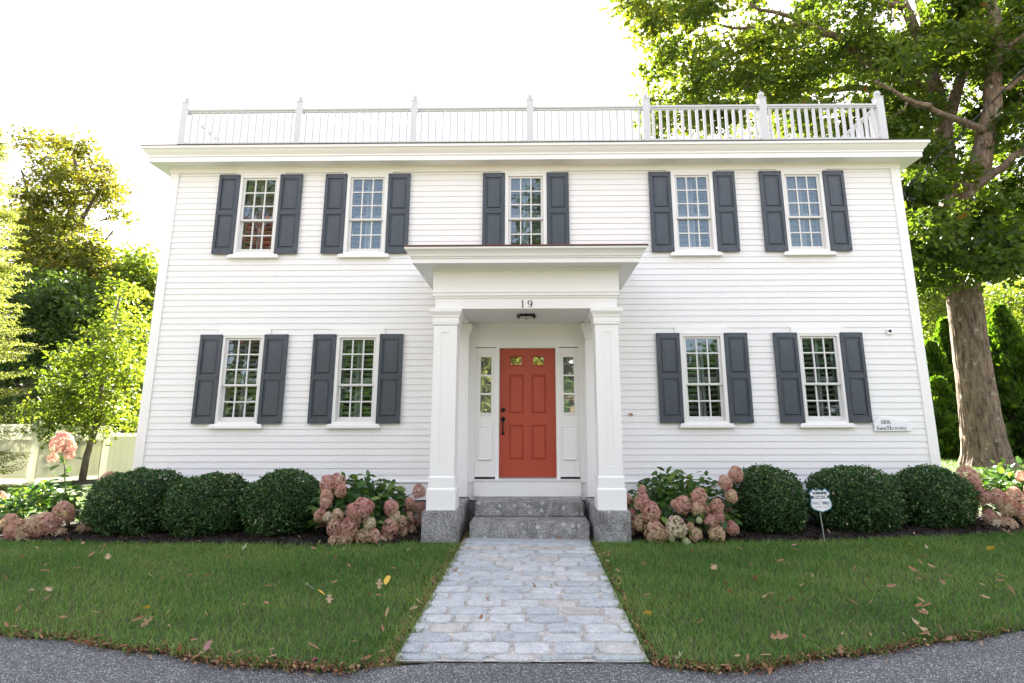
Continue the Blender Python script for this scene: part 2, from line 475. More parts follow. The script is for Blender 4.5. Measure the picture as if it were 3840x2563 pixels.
def frames(Nrm, rg=rng):
    """random tangent frame round each normal"""
    N = nrm(Nrm); q = rg.normal(size=N.shape)
    A = nrm(q-(q*N).sum(1, keepdims=True)*N)
    return A, np.cross(N, A), N
RHOMB = ([(0, 0, 0), (.5, .30, .07), (1, 0, 0), (.5, -.30, .07)], [(0, 2, 1), (0, 3, 2)])
LOBED = ([(0, 0, 0), (.25, .30, .05), (.40, .12, .02), (.66, .38, .06), (.76, .12, .02), (1, 0, -.06), (.25, -.30, .05), (.40, -.12, .02), (.66, -.38, .06), (.76, -.12, .02)],
         [(0, 5, 4, 3, 2, 1), (0, 6, 7, 8, 9, 5)])
OVAL = ([(0, 0, 0), (.22, .27, .05), (.55, .33, .06), (.82, .16, .02), (1, 0, -.10), (.82, -.16, .02), (.55, -.33, .06), (.22, -.27, .05), (.5, 0, -.02)],
        [(0, 8, 2, 1), (8, 4, 3, 2), (0, 7, 6, 8), (8, 6, 5, 4)])

# ---------------------------------------------------------------- ground, lawn, road, path
def sstep(a, b, x):
    t = np.clip((x-a)/(b-a), 0, 1); return t*t*(3-2*t)
def hgt(x, y):
    x = np.asarray(x, float); y = np.asarray(y, float)
    return 0.40*sstep(6.0, 10.0, x)*sstep(-1.6, 4.0, y)+0.10*sstep(3.0, 8.0, x)*sstep(-4.2, -0.5, y)
EDGE = [(-60, -2.2), (-20, -3.0), (-8, -4.05), (-5, -4.53), (-3.83, -4.76), (-3.26, -4.87), (-2.67, -5.04), (-1.96, -5.25), (-1.49, -5.35), (-1.08, -5.35), (-.83, -5.235)]
EDGE_R = [(.82, -5.23), (.99, -5.33), (1.23, -5.36), (1.52, -5.29), (2.0, -5.15), (2.7, -4.94), (3.71, -4.62), (5, -4.25), (8, -3.75), (20, -3.0), (60, -2.2)]
EX = np.array([p[0] for p in EDGE+EDGE_R]); EY = np.array([p[1] for p in EDGE+EDGE_R])
def edge_y(x): return np.interp(x, EX, EY)+0.025*np.sin(np.asarray(x)*7.3)*np.exp(-np.abs(np.asarray(x))/12)
BX = np.array([-7.7, -6.84, -5.04, -2.76, -1.7, -1.45, 1.4, 1.52, 3.83, 5.4, 6.6, 8.2])
BY = np.array([-1.25, -1.50, -1.62, -1.74, -1.66, -1.52, -1.52, -1.50, -1.44, -1.36, -1.25, -1.0])
def bed_y(x): return np.interp(x, BX, BY)
def sheet(name, xs, ys_of, z_of, mat, label=None, kind='structure'):
    """grid sheet: for each x a run of y between two bounds"""
    m = MB(); n = 26; vs = []
    for x in xs:
        a, b = ys_of(x)
        for j in range(n):
            y = a+(b-a)*j/(n-1); vs.append((x, y, float(z_of(x, y))))
    fs = [(i*n+j, (i+1)*n+j, (i+1)*n+j+1, i*n+j+1) for i in range(len(xs)-1) for j in range(n-1)]
    m.add(vs, fs)
    o = m.build(name, mat, smooth=True)
    tag(o, label, None, None, kind)
    return o
g = MB(); g.add([(-1500, -1500, -.06), (1500, -1500, -.06), (1500, 1500, -.06), (-1500, 1500, -.06)], [(0, 1, 2, 3)])
tag(g.build('ground', M['ground']), kind='structure')
xsL = [-60, -40, -28, -20, -16, -13, -11, -9.5]+list(np.arange(-8.4, -.81, .2))
xsR = list(np.arange(.82, 12.1, .2))+[13, 14.5, 16, 18, 21, 26, 34, 45, 60]
sheet('lawn', xsL, lambda x: (float(edge_y(x)), 28.0), hgt, M['turf'])
sheet('lawn', xsR, lambda x: (float(edge_y(x)), 28.0), hgt, M['turf'])
rd = MB(); xs = sorted(set(xsL+xsR+[-.4, 0, .4]))
vs = []
for x in xs: vs += [(x, -12.0, -.018), (x, -5.4, -.016), (x, (float(edge_y(x)) if abs(x) > .83 else -5.22)+.02, -.010)]
rd.add(vs, [(i*3+j, (i+1)*3+j, (i+1)*3+j+1, i*3+j+1) for i in range(len(xs)-1) for j in (0, 1)])
tag(rd.build('road', M['asphalt']), kind='structure')

# cobble path
pj = MB(); pj.add([(-.83, -5.225, .0), (.83, -5.225, .0), (.84, -1.2, .0), (-.84, -1.2, .0)], [(0, 1, 2, 3)])
pr = pj.build('path_joints', M['sand']); tag(pr, kind='structure')
sv, sf, st = [], [], []
def stone(x0, x1, y0, y1, z, tint, soft=.018):
    cx, cy = (x0+x1)/2, (y0+y1)/2
    c = min(.035, (x1-x0)*.2)
    out = [(x0+c, y0), (cx, y0), (x1-c, y0), (x1, y0+c), (x1, cy), (x1, y1-c), (x1-c, y1), (cx, y1), (x0+c, y1), (x0, y1-c), (x0, cy), (x0, y0+c)]
    out = [(x+random.uniform(-.012, .012), y+random.uniform(-.010, .010)) for x, y in out]
    b = len(sv); n = len(out)
    tx, ty = random.uniform(-.02, .02), random.uniform(-.03, .03)
    for k, (ins, dz) in enumerate(((0, -.03), (0.002, -soft*.55), (soft*.4, -soft*.15), (soft*1.3, 0))):
        for x, y in out:
            q = 1-ins/max(.5*(x1-x0), .01); w = 1-ins/max(.5*(y1-y0), .01)
            px, py = cx+(x-cx)*q, cy+(y-cy)*w
            sv.append((px, py, z+dz+(px-cx)*tx+(py-cy)*ty))
    for k in range(3):
        for i in range(n):
            j = (i+1) % n; sf.append((b+k*n+i, b+k*n+j, b+(k+1)*n+j, b+(k+1)*n+i)); st.append(tint)
    sf.append(tuple(b+3*n+i for i in range(n))); st.append(tint)
stone(-.80, .83, -1.62, -1.27, .018, .18, .02)
y = -1.64; r = 0
while y > -5.13:
    d = random.uniform(.185, .215)
    if r == 0: d = .12
    y1 = max(y-d, -5.225); x = -.83+random.uniform(-.02, .03)
    first = True
    while x < .80:
        w = random.uniform(.27, .36)
        if first and r % 2: w = random.uniform(.13, .2)
        first = False
        xe = min(x+w, .83+random.uniform(-.03, .02))
        if .83-xe < .09: xe = .82
        if xe-x > .07:
            stone(x+.011, xe-.011, y1+.013, y-.009, .014+random.uniform(-.004, .005), random.random() if r != 1 else random.uniform(.7, 1))
        x = xe
    y = y1; r += 1
me = bpy.data.meshes.new('path'); me.from_pydata(sv, [], sf); me.materials.append(M['cobble'])
a_ = me.attributes.new('tint', 'FLOAT', 'FACE'); a_.data.foreach_set('value', st); me.shade_smooth()
po = link('path', me); tag(po, kind='structure')

# mulch bed
for x0, x1 in ((-7.7, -1.42), (1.38, 8.2)):
    xs = list(np.linspace(x0, x1, 60))
    sheet('mulch_bed', xs, lambda x: (float(bed_y(x)), .35 if -6.3 < x < 6.4 else -.1), lambda x, y: hgt(x, y)+.004+.035*math.sin(min(1, max(0, (y-bed_y(x))/.5))*math.pi/2)+.008*math.sin(x*9)*math.sin(y*11), M['mulch'])
n = 9000
X = np.concatenate([rng.uniform(-7.6, -1.45, n//2), rng.uniform(1.42, 8.1, n//2)])
Yb = bed_y(X); Y = Yb+rng.uniform(.0, 1.3, n)**1.3
P = np.stack([X, Y, hgt(X, Y)+.045*np.sin(np.clip((Y-Yb)/.5, 0, 1)*1.57)+.008], 1)
A, B, N = frames(np.array([0, 0, 1.])+rng.normal(size=(n, 3))*.5)
ch = link('mulch_chips', stamp('mulch_chips', [(0, -.2, 0), (1, -.16, .03), (1, .2, 0), (0, .16, .03)], [(0, 1, 2, 3)], P, A, B, N, rng.uniform(.02, .06, n), rng.random(n),
     mk_leaf('bark_chip', [(0, (0.007, 0.005, 0.004)), (0.8, (0.028, 0.018, 0.013)), (0.96, (0.06, 0.042, 0.03)), (1, (0.26, 0.20, 0.14))], 0.02, 0.9, (1, 1, 1), 0.1)))
tag(ch, kind='stuff')

# grass blades
def grass(name, n, xr, yr, keep, hmin, hmax, wd):
    X = rng.uniform(*xr, n); Y = rng.uniform(*yr, n)
    k = keep(X, Y); X, Y = X[k], Y[k]; n = len(X)
    P = np.stack([X, Y, hgt(X, Y)-.004], 1)
    th = rng.uniform(0, 6.283, n)
    field = np.sin(X*2.3+1.1*np.sin(Y*1.9))*np.sin(Y*2.9+X*.7)
    comb = .55+.5*field
    lean = np.stack([np.cos(th)+.55*np.sin(X*1.1+Y*2), np.sin(th)-.25, np.zeros(n)], 1)*rng.uniform(.15, .75, n)[:, None]
    up = nrm(lean*.8+np.array([0, 0, 1.]))
    B = np.stack([-np.sin(th), np.cos(th), np.zeros(n)], 1)
    N = nrm(np.cross(up, B)); 
    flip = np.where((N*lean).sum(1) < 0, -1, 1)[:, None]; N = N*flip
    h = rng.uniform(hmin, hmax, n)*(.85+.25*comb)
    w = wd/np.maximum(h, .01)
    tv = np.array([(0, -1, 0), (0, 1, 0), (.55, -.75, .12), (.55, .75, .12), (1, 0, .42)], float)
    S = h
    V = P[:, None, :]+(S[:, None, None]*tv[None, :, 0:1])*up[:, None, :]+(wd*rng.uniform(.7, 1.3, n)[:, None, None]*tv[None, :, 1:2])*B[:, None, :]+(S[:, None, None]*tv[None, :, 2:3])*N[:, None, :]
    patch = .5+.5*np.sin(X*3.1+2*np.sin(Y*2.2+.5))*np.sin(Y*4.3+X*1.3)
    big = .5+.5*np.sin(X*.9+1.7*np.sin(Y*1.1))*np.sin(Y*1.3+.6*X)
    tint = np.clip(.02+.52*rng.random(n)**1.2+.20*patch+.26*big, 0, .9)
    dry = rng.random(n) < (.085+.12*(patch > .74)+.05*(big > .8)); tint[dry] = rng.uniform(.9, 1, dry.sum())
    k5 = np.arange(n)*5
    LI = np.stack([k5, k5+1, k5+3, k5+2, k5+2, k5+3, k5+4], 1).ravel()
    lt = np.tile([4, 3], n); ls = np.concatenate([[0], np.cumsum(lt)[:-1]])
    me = bpy.data.meshes.new(name)
    me.vertices.add(n*5); me.vertices.foreach_set('co', V.astype(np.float32).ravel())
    me.loops.add(len(LI)); me.loops.foreach_set('vertex_index', LI.astype(np.int32))
    me.polygons.add(2*n); me.polygons.foreach_set('loop_start', ls.astype(np.int32)); me.polygons.foreach_set('loop_total', lt.astype(np.int32))
    me.materials.append(M['grass'])
    q = me.attributes.new('tint', 'FLOAT', 'FACE'); q.data.foreach_set('value', np.repeat(tint, 2).astype(np.float32))
    me.update(calc_edges=True)
    o = link(name, me); tag(o, kind='stuff'); return o
def front(X, Y):
    ragged = .03*np.sin(X*31)+.02*np.sin(X*57)
    k = (Y > edge_y(X)-.02+ragged) & (Y < bed_y(X)+.03+ragged)
    k &= (np.abs(X) > .80+.035*np.sin(Y*23)+.03*np.sin(Y*51))
    k &= ~((X > -1.42) & (X < 1.38) & (Y > -1.55))
    return k
grass('grass', 330000, (-8.6, 8.8), (-5.45, -1.2), front, .035, .075, .0022)
def side(X, Y):
    return ((X < -6.75) | (X > 7.2)) & (Y > np.where(np.abs(X) < 7.7, bed_y(X), -1.3)) & (np.abs(X) < 15) & ~((X < -7.2+.3) & (X > -7.7) & (Y < -.2))
grass('side_grass', 110000, (-15, 15), (-1.4, 9), side, .04, .09, .005)

# ---------------------------------------------------------------- house
HX0, HX1, HD = -6.22, 6.40, 9.0
house = empty('house', (0, 0, 0), 0, 'white two-storey clapboard house with charcoal shutters, red front door and roof railing', 'house')
WIN_UP = [(-4.646, .353), (-2.767, .360), (-.023, .361), (2.840, .364), (4.731, .356)]
WIN_LO = [(-4.666, .346), (-2.779, .358), (2.838, .362), (4.7255, .346)]
ZT_UP, ZT_LO = 5.762, 2.942
openings = []
for c, h in WIN_UP: openings.append((c-.31, c+.31, ZT_UP-1.43, ZT_UP-.045))
for c, h in WIN_LO: openings.append((c-.31, c+.31, ZT_LO-1.43, ZT_LO-.045))
openings.append((-.96, .94, .30, 3.10))
def cut_boards(xs, z):
    """each course is laid from boards of about 3 m: hairline butt joints"""
    out = []; rj = random.Random(int(z*1000))
    for p, q in xs:
        x = p+rj.uniform(.6, 3.2)
        while x < q-.3:
            out.append((p, x-.0003)); p = x+.0003; x += rj.uniform(2.2, 4.0)
        out.append((p, q))
    return out
def clap(m, x0, x1, z0, z1, holes, mapf, rise=.1008, proud=.0105):
    z = z0
    while z < z1-1e-6:
        zt = min(z+rise, z1)
        zs = sorted({z, zt}|{q for h in holes for q in h[2:] if z+1e-4 < q < zt-1e-4})
        for a, b in zip(zs[:-1], zs[1:]):
            xs = [(x0, x1)]
            for h in holes:
                if h[2] < b-1e-5 and h[3] > a+1e-5:
                    nx = []
                    for p, q in xs:
                        if h[0] > p: nx.append((p, min(q, h[0])))
                        if h[1] < q: nx.append((max(p, h[1]), q))
                    xs = [t for t in nx if t[1]-t[0] > 1e-4]
            pa, pb = proud*(1-(a-z)/rise), proud*(1-(b-z)/rise)
            xs = cut_boards(xs, z)
            for p, q in xs:
                m.add([mapf(p, pa, a), mapf(q, pa, a), mapf(q, pb, b), mapf(p, pb, b)], [(0, 1, 2, 3)])
                if a == z: m.add([mapf(p, 0, a), mapf(q, 0, a), mapf(q, pa, a), mapf(p, pa, a)], [(0, 1, 2, 3)])
        z += rise
m = MB(); clap(m, HX0+.02, HX1-.02, .612, 5.90, openings, lambda u, d, z: (u, -d, z))
o = link('clapboard_wall', m.mesh('clapboard_wall', M['siding'], fix=False), house)
for nm, mp, L in (('side_wall', lambda u, d, z: (HX0-d, HD-u, z), HD), ('side_wall', lambda u, d, z: (HX1+d, u, z), HD), ('back_wall', lambda u, d, z: (HX1-u, HD+d, z), HX1-HX0)):
    m = MB(); clap(m, 0.02, L-.02, .612, 5.90, [], mp); link(nm, m.mesh(nm, M['siding'], fix=False), house)
for sx, xa in ((-1, HX0), (1, HX1)):
    for yy, s in ((0, -1), (HD, 1)):
        m = MB()
        xo, xi = xa+sx*.026, xa-sx*.125
        yo, yi = yy+s*.026, yy-s*.125
        m.box(min(xo, xi), max(xo, xi), min(yo, yy), max(yo, yy), .60, 5.80)
        m.box(min(xo, xa), max(xo, xa), min(yy, yi), max(yy, yi), .60, 5.80)
        m.build('corner_board', M['trim'], house)
m = MB(); m.loops([(0, .34), (.03, .34), (.03, .585), (.05, .60), (.05, .615), (0, .625)], (HX0, HX1, 0, HD), cap=False)
m.build('water_table', M['trim'], house)
m = MB(); m.loops([(-.30, -.05), (.0, -.05), (.0, .34), (-.30, .34)], (HX0, HX1, 0, HD), cap=False)
m.build('foundation', M['granite_light'], house)
m = MB(); m.loops([(0, 5.80), (.034, 5.80), (.034, 5.885), (.046, 5.89), (.058, 5.92), (.075, 5.945), (0, 5.945)], (HX0, HX1, 0, HD), cap=False)
m.build('frieze_board', M['trim'], house)
m = MB(); m.loops([(0, 5.905), (.255, 5.905), (.255, 5.900), (.275, 5.900), (.275, 5.985), (.290, 5.990), (.290, 6.015), (.305, 6.035), (.325, 6.060), (.35, 6.10), (.362, 6.112), (.372, 6.112), (.372, 6.160), (0, 6.165)], (HX0, HX1, 0, HD), cap=False)
m.build('cornice', M['trim'], house)
m = MB(); m.loops([(.385, 6.160), (.385, 6.172), (-.4, 6.19)], (HX0, HX1, 0, HD))
m.build('roof', M['roofing'], house)
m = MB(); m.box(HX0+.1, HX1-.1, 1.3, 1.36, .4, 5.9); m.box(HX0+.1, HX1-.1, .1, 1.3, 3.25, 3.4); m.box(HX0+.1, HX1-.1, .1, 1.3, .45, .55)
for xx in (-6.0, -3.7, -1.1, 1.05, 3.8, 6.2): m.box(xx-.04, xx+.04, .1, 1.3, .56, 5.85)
m.build('dark_backing', M['dark_room'], house)  # added dark backing keeps the hollow shell dark behind the glass

# roof railing
RY = -.10
PX = [-6.055+i*(6.165+6.055)/6 for i in range(7)]
ZD = 6.20
def post_mesh():
    m = MB(); w = .062
    m.box(-w, w, -w, w, -.03, .885); m.frustum((-w-.006, w+.006, -w-.006, w+.006, .885), (-w-.006, w+.006, -w-.006, w+.006, .905))
    m.frustum((-w, w, -w, w, .905), (-.03, .03, -.03, .03, .925))
    return m.mesh('railing_post', M['rail'])
pm = post_mesh()
m = MB(); m.ball((0, 0, .052), .056, 18); m.lathe([(.03, -.012), (.022, .006), (.03, .014)], (0, 0, 0), 14)
fm = m.mesh('ball_finial', M['rail'], smooth=True)
m = MB(); m.box(-.022, .022, -.02, .02, .14, .705); bm_ = m.mesh('baluster', M['rail'])
posts = [(x, RY) for x in PX]
sideposts = [(PX[0], RY+2.05*k) for k in (1, 2, 3)]+[(PX[-1], RY+2.05*k) for k in (1, 2, 3)]
for x, y in posts+sideposts:
    p = link('railing_post', pm, house, (x, y, ZD))
    link('ball_finial', fm, p, (0, 0, .925))
def railing(x0, y0, x1, y1, nb, indiv=True):
    L = math.hypot(x1-x0, y1-y0)-.124
    m = MB()
    m.box(-L/2, L/2, -.045, .045, .735, .765); m.box(-L/2, L/2, -.028, .028, .705, .735); m.box(-L/2, L/2, -.036, .036, .765, .775)
    m.box(-L/2, L/2, -.03, .03, .04, .14)
    for s in (-1, 1):
        m.box(s*L/2-.015, s*L/2+.015, -.05, .05, .70, .778)
    if not indiv:
        for i in range(nb):
            t = -L/2+L*(i+.5)/nb; m.box(t-.018, t+.018, -.018, .018, .14, .705)
    o = m.build('railing_section', M['rail'], house)
    o.location = ((x0+x1)/2, (y0+y1)/2, ZD); o.rotation_euler = (0, 0, math.atan2(y1-y0, x1-x0))
    if indiv:
        for i in range(nb): link('baluster', bm_, o, (-L/2+L*(i+.5)/nb, 0, 0))
for a, b in zip(posts[:-1], posts[1:]): railing(*a, *b, 15)
for k in range(3):
    for px in (PX[0], PX[-1]): railing(px, RY+2.05*k, px, RY+2.05*(k+1), 14, False)
for px in (-5.75, 5.95):
    m = MB(); m.box(px-.33, px+.33, 3.2, 3.8, 6.17, 8.10); m.box(px-.36, px+.36, 3.17, 3.83, 8.10, 8.18)
    m.build('brick_chimney', M['brick'], house) if False else None

# windows
def window(c, half, zt):
    m = MB(); yf = -.040
    io, it, ib = .305, -.050, -1.410        # sash opening half width, top, bottom
    m.box(-half, -io, yf, .02, -1.445, .0); m.box(io, half, yf, .02, -1.445, .0)
    m.box(-io, io, yf, .02, it, .0); m.box(-io, io, yf, .02, -1.445, ib)
    m.box(-.43, .43, yf+.012, .0, .0, .098)                     # head board
    m.box(-half-.004, half+.004, yf-.010, yf, -.018, .002)      # drip moulding
    for s in (-1, 1):
        m.box(min(s*(io), s*(io+.014)), max(s*io, s*(io+.014)), yf-.008, yf, ib, it)
        m.box(min(s*io, s*(io-.006)), max(s*io, s*(io-.006)), yf+.004, .085, ib, it)
    m.box(-io+.006, io-.006, yf+.004, .085, it-.006, it); m.box(-io+.006, io-.006, yf+.004, .085, ib, ib+.006)
    w = m.build('window', M['trim'], house); w.location = (c, 0, zt)
    # sashes: upper in front of the lower's plane
    m = MB()
    def sash(z0, z1, rows, yb, top, bot):
        y0, y1 = yb, yb+.030; X = io-.008; st = .040
        m.box(-X, -X+st, y0, y1, z0, z1); m.box(X-st, X, y0, y1, z0, z1)
        m.box(-X+st, X-st, y0, y1, z1-top, z1); m.box(-X+st, X-st, y0, y1, z0, z0+bot)
        gw = (2*(X-st)-2*.022)/3; gh = (z1-z0-top-bot-(rows-1)*.022)/rows
        for i in (1, 2): xx = -X+st+i*gw+(i-1)*.022; m.box(xx, xx+.022, y0+.002, y1-.004, z0+bot, z1-top)
        for j in range(1, rows):
            zz = z0+bot+j*gh+(j-1)*.022
            for i in range(3): xx = -X+st+i*(gw+.022); m.box(xx, xx+gw, y0+.003, y1-.005, zz, zz+.022)
    sash(-.842, it-.008, 3, -.012, .032, .034)
    sash(ib+.008, -.815, 2, .024, .034, .066)
    m.build('sash', M['sash'], w)
    gm = MB()
    X = io-.030
    gm.add([(-X, .006, -.83), (X, .006, -.83), (X, .006, it-.02), (-X, .006, it-.02)], [(0, 1, 2, 3)])
    gm.build('upper_glass', M['glass'], w)
    gm = MB(); gm.add([(-X, .041, ib+.03), (X, .041, ib+.03), (X, .041, -.825), (-X, .041, -.825)], [(0, 1, 2, 3)])
    gm.build('lower_glass', M['glass'], w)
    m = MB(); m.box(-.435, .435, -.075, 0, -1.512, -1.468); m.box(-.41, .41, -.052, 0, -1.468, -1.445)
    m.build('sill', M['trim'], w)
    # louvred shutters inside
    for sx in (-1, 1):
        m = MB()
        a, b = (sx*.006, sx*.295) if sx > 0 else (sx*.295, sx*.006)
        y0, y1 = .125, .150
        m.box(a, a+.045, y0, y1, ib, it); m.box(b-.045, b, y0, y1, ib, it)
        for z0, z1 in ((ib, ib+.08), (-.78, -.70), (it-.07, it)): m.box(a+.045, b-.045, y0, y1, z0, z1)
        tilt = random.uniform(.35, .75)
        for lo, hi in ((ib+.085, -.785), (-.695, it-.075)):
            nn = int((hi-lo)/.078)
            for i in range(nn):
                zc = lo+(hi-lo)*(i+.5)/nn
                ca, sa = math.cos(tilt)*.036, math.sin(tilt)*.036
                m.add([(a+.047, .137-ca, zc+sa), (b-.047, .137-ca, zc+sa), (b-.047, .137+ca, zc-sa), (a+.047, .137+ca, zc-sa),
                       (a+.047, .137-ca, zc+sa+.008), (b-.047, .137-ca, zc+sa+.008), (b-.047, .137+ca, zc-sa+.008), (a+.047, .137+ca, zc-sa+.008)],
                      [(0, 1, 2, 3), (4, 5, 6, 7), (0, 1, 5, 4), (2, 3, 7, 6), (1, 2, 6, 5), (3, 0, 4, 7)])
        m.build('louvred_shutter', M['blind'], w)
for c, h in WIN_UP: window(c, h-.004, ZT_UP)
for c, h in WIN_LO: window(c, h-.004, ZT_LO)

# exterior shutters
def shutter_mesh(w):
    m = MB(); H = 1.44; st = .050
    y0, y1 = -.056, -.022
    m.box(0, st, y0, y1, 0, H); m.box(w-st, w, y0, y1, 0, H)
    rails = ((0, .095), (.70, .775), (H-.082, H))
    for a, b in rails: m.box(st, w-st, y0+.001, y1, a, b)
    for (a0, a), (b, b0) in zip(rails[:-1], rails[1:]):
        x0, x1, z0, z1 = st, w-st, a, b
        m.box(x0, x1, y1-.016, y1-.004, z0, z1)
        m.frustum((x0+.022, x1-.022, 0, 0, 0), (x0+.022, x1-.022, 0, 0, 0)) if False else None
        f = .024; yb, yt = y1-.016, y1-.030
        vs = [(x0+f, yb, z0+f), (x1-f, yb, z0+f), (x1-f, yb, z1-f), (x0+f, yb, z1-f)]
        g = f+.016
        vs += [(x0+g, yt, z0+g), (x1-g, yt, z0+g), (x1-g, yt, z1-g), (x0+g, yt, z1-g)]
        m.add(vs, [(4, 5, 6, 7), (0, 1, 5, 4), (1, 2, 6, 5), (2, 3, 7, 6), (3, 0, 4, 7)])
    for z in (.03, .737, H-.03):
        for x in (.022, w-.022): m.lathe([(.009, y0-.005), (.009, y0)], (x, 0, z), 8, 1, 'y')
    return m.mesh('shutter', [M['shutter'], M['black']])
SH_UP = [(-5.360, -4.998), (-4.293, -3.908), (-3.5006, -3.1276), (-2.4073, -2.0253), (-.765, -.385), (.338, .716), (2.0987, 2.4753), (3.2044, 3.5722), (3.9994, 4.3745), (5.0874, 5.4422)]
SH_LO = [(-5.381, -5.012), (-4.320, -3.935), (-3.5136, -3.1375), (-2.4206, -2.0374), (2.0956, 2.4764), (3.2000, 3.5725), (3.9964, 4.3791), (5.0720, 5.4317)]
for L, zt in ((SH_UP, ZT_UP), (SH_LO, ZT_LO)):
    for a, b in L:
        o = link('shutter', shutter_mesh(b-a), house, (a, 0, zt-1.44))

# ---------------------------------------------------------------- porch (parts of the house)
PC = -.010                                  # porch centre
YF = -1.39                                  # column shaft front
# entablature
def horseshoe(m, hw, yf, depth, z0, z1, inner=True):
    """beam round three sides: front + two sides back to the wall"""
    m.box(PC-hw, PC+hw, yf, yf+depth, z0, z1)
    for s in (-1, 1):
        a, b = PC+s*hw, PC+s*(hw-.36)
        m.box(min(a, b), max(a, b), yf+depth, 0, z0, z1)
m = MB(); horseshoe(m, 1.283, YF, .38, 3.090, 3.232)
for hw, z0, z1 in ((1.288, 3.232, 3.244), (1.300, 3.244, 3.272), (1.318, 3.272, 3.318), (1.330, 3.318, 3.332)):
    d = hw-1.283; m.box(PC-hw, PC+hw, YF-d, 0, z0, z1)
m.box(PC-1.316, PC+1.316, YF-.030, 0, 3.332, 3.65)
m.loops([(.0, 3.628), (.008, 3.632), (.016, 3.650), (.034, 3.664), (.048, 3.690)], (PC-1.316, PC+1.316, YF-.030, .2))
m.box(PC-.74, PC+.72, YF+.10, YF+.20, 3.084, 3.0905)
m.build('porch_entablature', M['trim'], house)
m = MB(); m.loops([(-.3, 3.674), (-.006, 3.674), (-.006, 3.668), (.0, 3.668), (.0, 3.728), (.016, 3.734), (.016, 3.748), (.032, 3.756), (.045, 3.790), (.068, 3.820), (.092, 3.840), (.100, 3.846), (.100, 3.872), (-.3, 3.874)], (PC-1.558, PC+1.558, -1.72, .35))
m.build('porch_cornice', M['trim'], house)
m = MB(); m.add([(PC-1.672, -1.834, 3.878), (PC+1.672, -1.834, 3.878), (PC+1.672, .05, 4.03), (PC-1.672, .05, 4.03), (PC-1.672, -1.834, 3.894), (PC+1.672, -1.834, 3.894), (PC+1.672, .05, 4.046), (PC-1.672, .05, 4.046)],
    [(0, 3, 2, 1), (4, 5, 6, 7), (0, 1, 5, 4), (1, 2, 6, 5), (2, 3, 7, 6), (3, 0, 4, 7)])
m.build('porch_roof', M['rust'], house)
m = MB(); m.box(PC-.93, PC+.93, YF+.38, 0, 3.112, 3.14)
m.build('porch_ceiling', M['trim'], house)
# columns
def column(x, s):
    m = MB(); hw = .162; yb = YF+.33
    # shaft with a sunk front panel
    x0, x1 = x-hw, x+hw; pw = .052; z0, z1 = .813, 2.86; pz0, pz1 = .94, 2.755
    m.box(x0, x1, YF+.008, yb, z0, z1)
    m.box(x0, x-pw, YF, YF+.0085, z0, z1); m.box(x+pw, x1, YF, YF+.0085, z0, z1)
    m.box(x-pw, x+pw, YF, YF+.0085, z0, pz0); m.box(x-pw, x+pw, YF, YF+.0085, pz1, z1)
    c = m.build('porch_column', M['trim'], house)
    m = MB()
    m.loops([(.030, .386), (.030, .640), (.024, .655), (.013, .660), (.013, .795), (.004, .812), (0, .815)], (x0, x1, YF, yb))
    m.build('column_base', M['trim'], c)
    m = MB()
    m.loops([(0, 2.855), (.016, 2.862), (.020, 2.875), (.016, 2.888), (.022, 2.893), (.022, 2.958), (.030, 2.965), (.036, 2.995), (.052, 3.025), (.058, 3.040), (.064, 3.040), (.064, 3.089)], (x0, x1, YF, yb))
    m.build('column_capital', M['trim'], c)
for s in (-1, 1): column(PC+s*1.128, s)
def pilaster(s):
    m = MB(); a, b = PC+s*.935, PC+s*1.29
    x0, x1 = min(a, b), max(a, b)
    m.box(x0, x1, -.15, 0, .40, 3.09)
    m.box(x0-.012, x1+.012, -.162, 0, .40, .655); m.box(x0-.005, x1+.005, -.155, 0, .655, .80)
    m.loops([(0, 2.835), (.008, 2.845), (.008, 2.868), (.012, 2.9), (.028, 2.95), (.05, 2.99), (.055, 3.0), (.055, 3.086)], (x0, x1, -.15, .1))
    m.build('pilaster', M['trim'], house)
pilaster(-1); pilaster(1)
# door surround
DC = -.002
m = MB(); yb = .10
m.box(-.96, .94, -.028, yb, 2.888, 3.112)
m.box(-.96, .94, -.050, yb, 2.868, 2.888)
m.box(-.96, .94, -.024, yb, 2.722, 2.868)
m.box(-.96, -.838, -.024, yb, .40, 2.722); m.box(.822, .94, -.024, yb, .40, 2.722)
m.box(-.838, .822, -.075, yb, .395, .632); m.box(-.838, .822, -.095, yb, .632, .648)
m.box(-.512, -.470, -.036, yb, .648, 2.722); m.box(.466, .508, -.036, yb, .648, 2.722)
m.box(-.470, -.456, -.012, yb, .648, 2.722); m.box(.452, .466, -.012, yb, .648, 2.722)
m.box(-.456, .452, -.012, yb, 2.706, 2.722)
m.box(-.838, -.512, .09, yb, .648, 2.722); m.box(.508, .822, .09, yb, .648, 2.722)
m.build('door_surround', M['trim'], house)
m = MB(); m.box(-.456, .452, .005, .10, .648, .668); m.build('door_threshold', M['steel'], house)
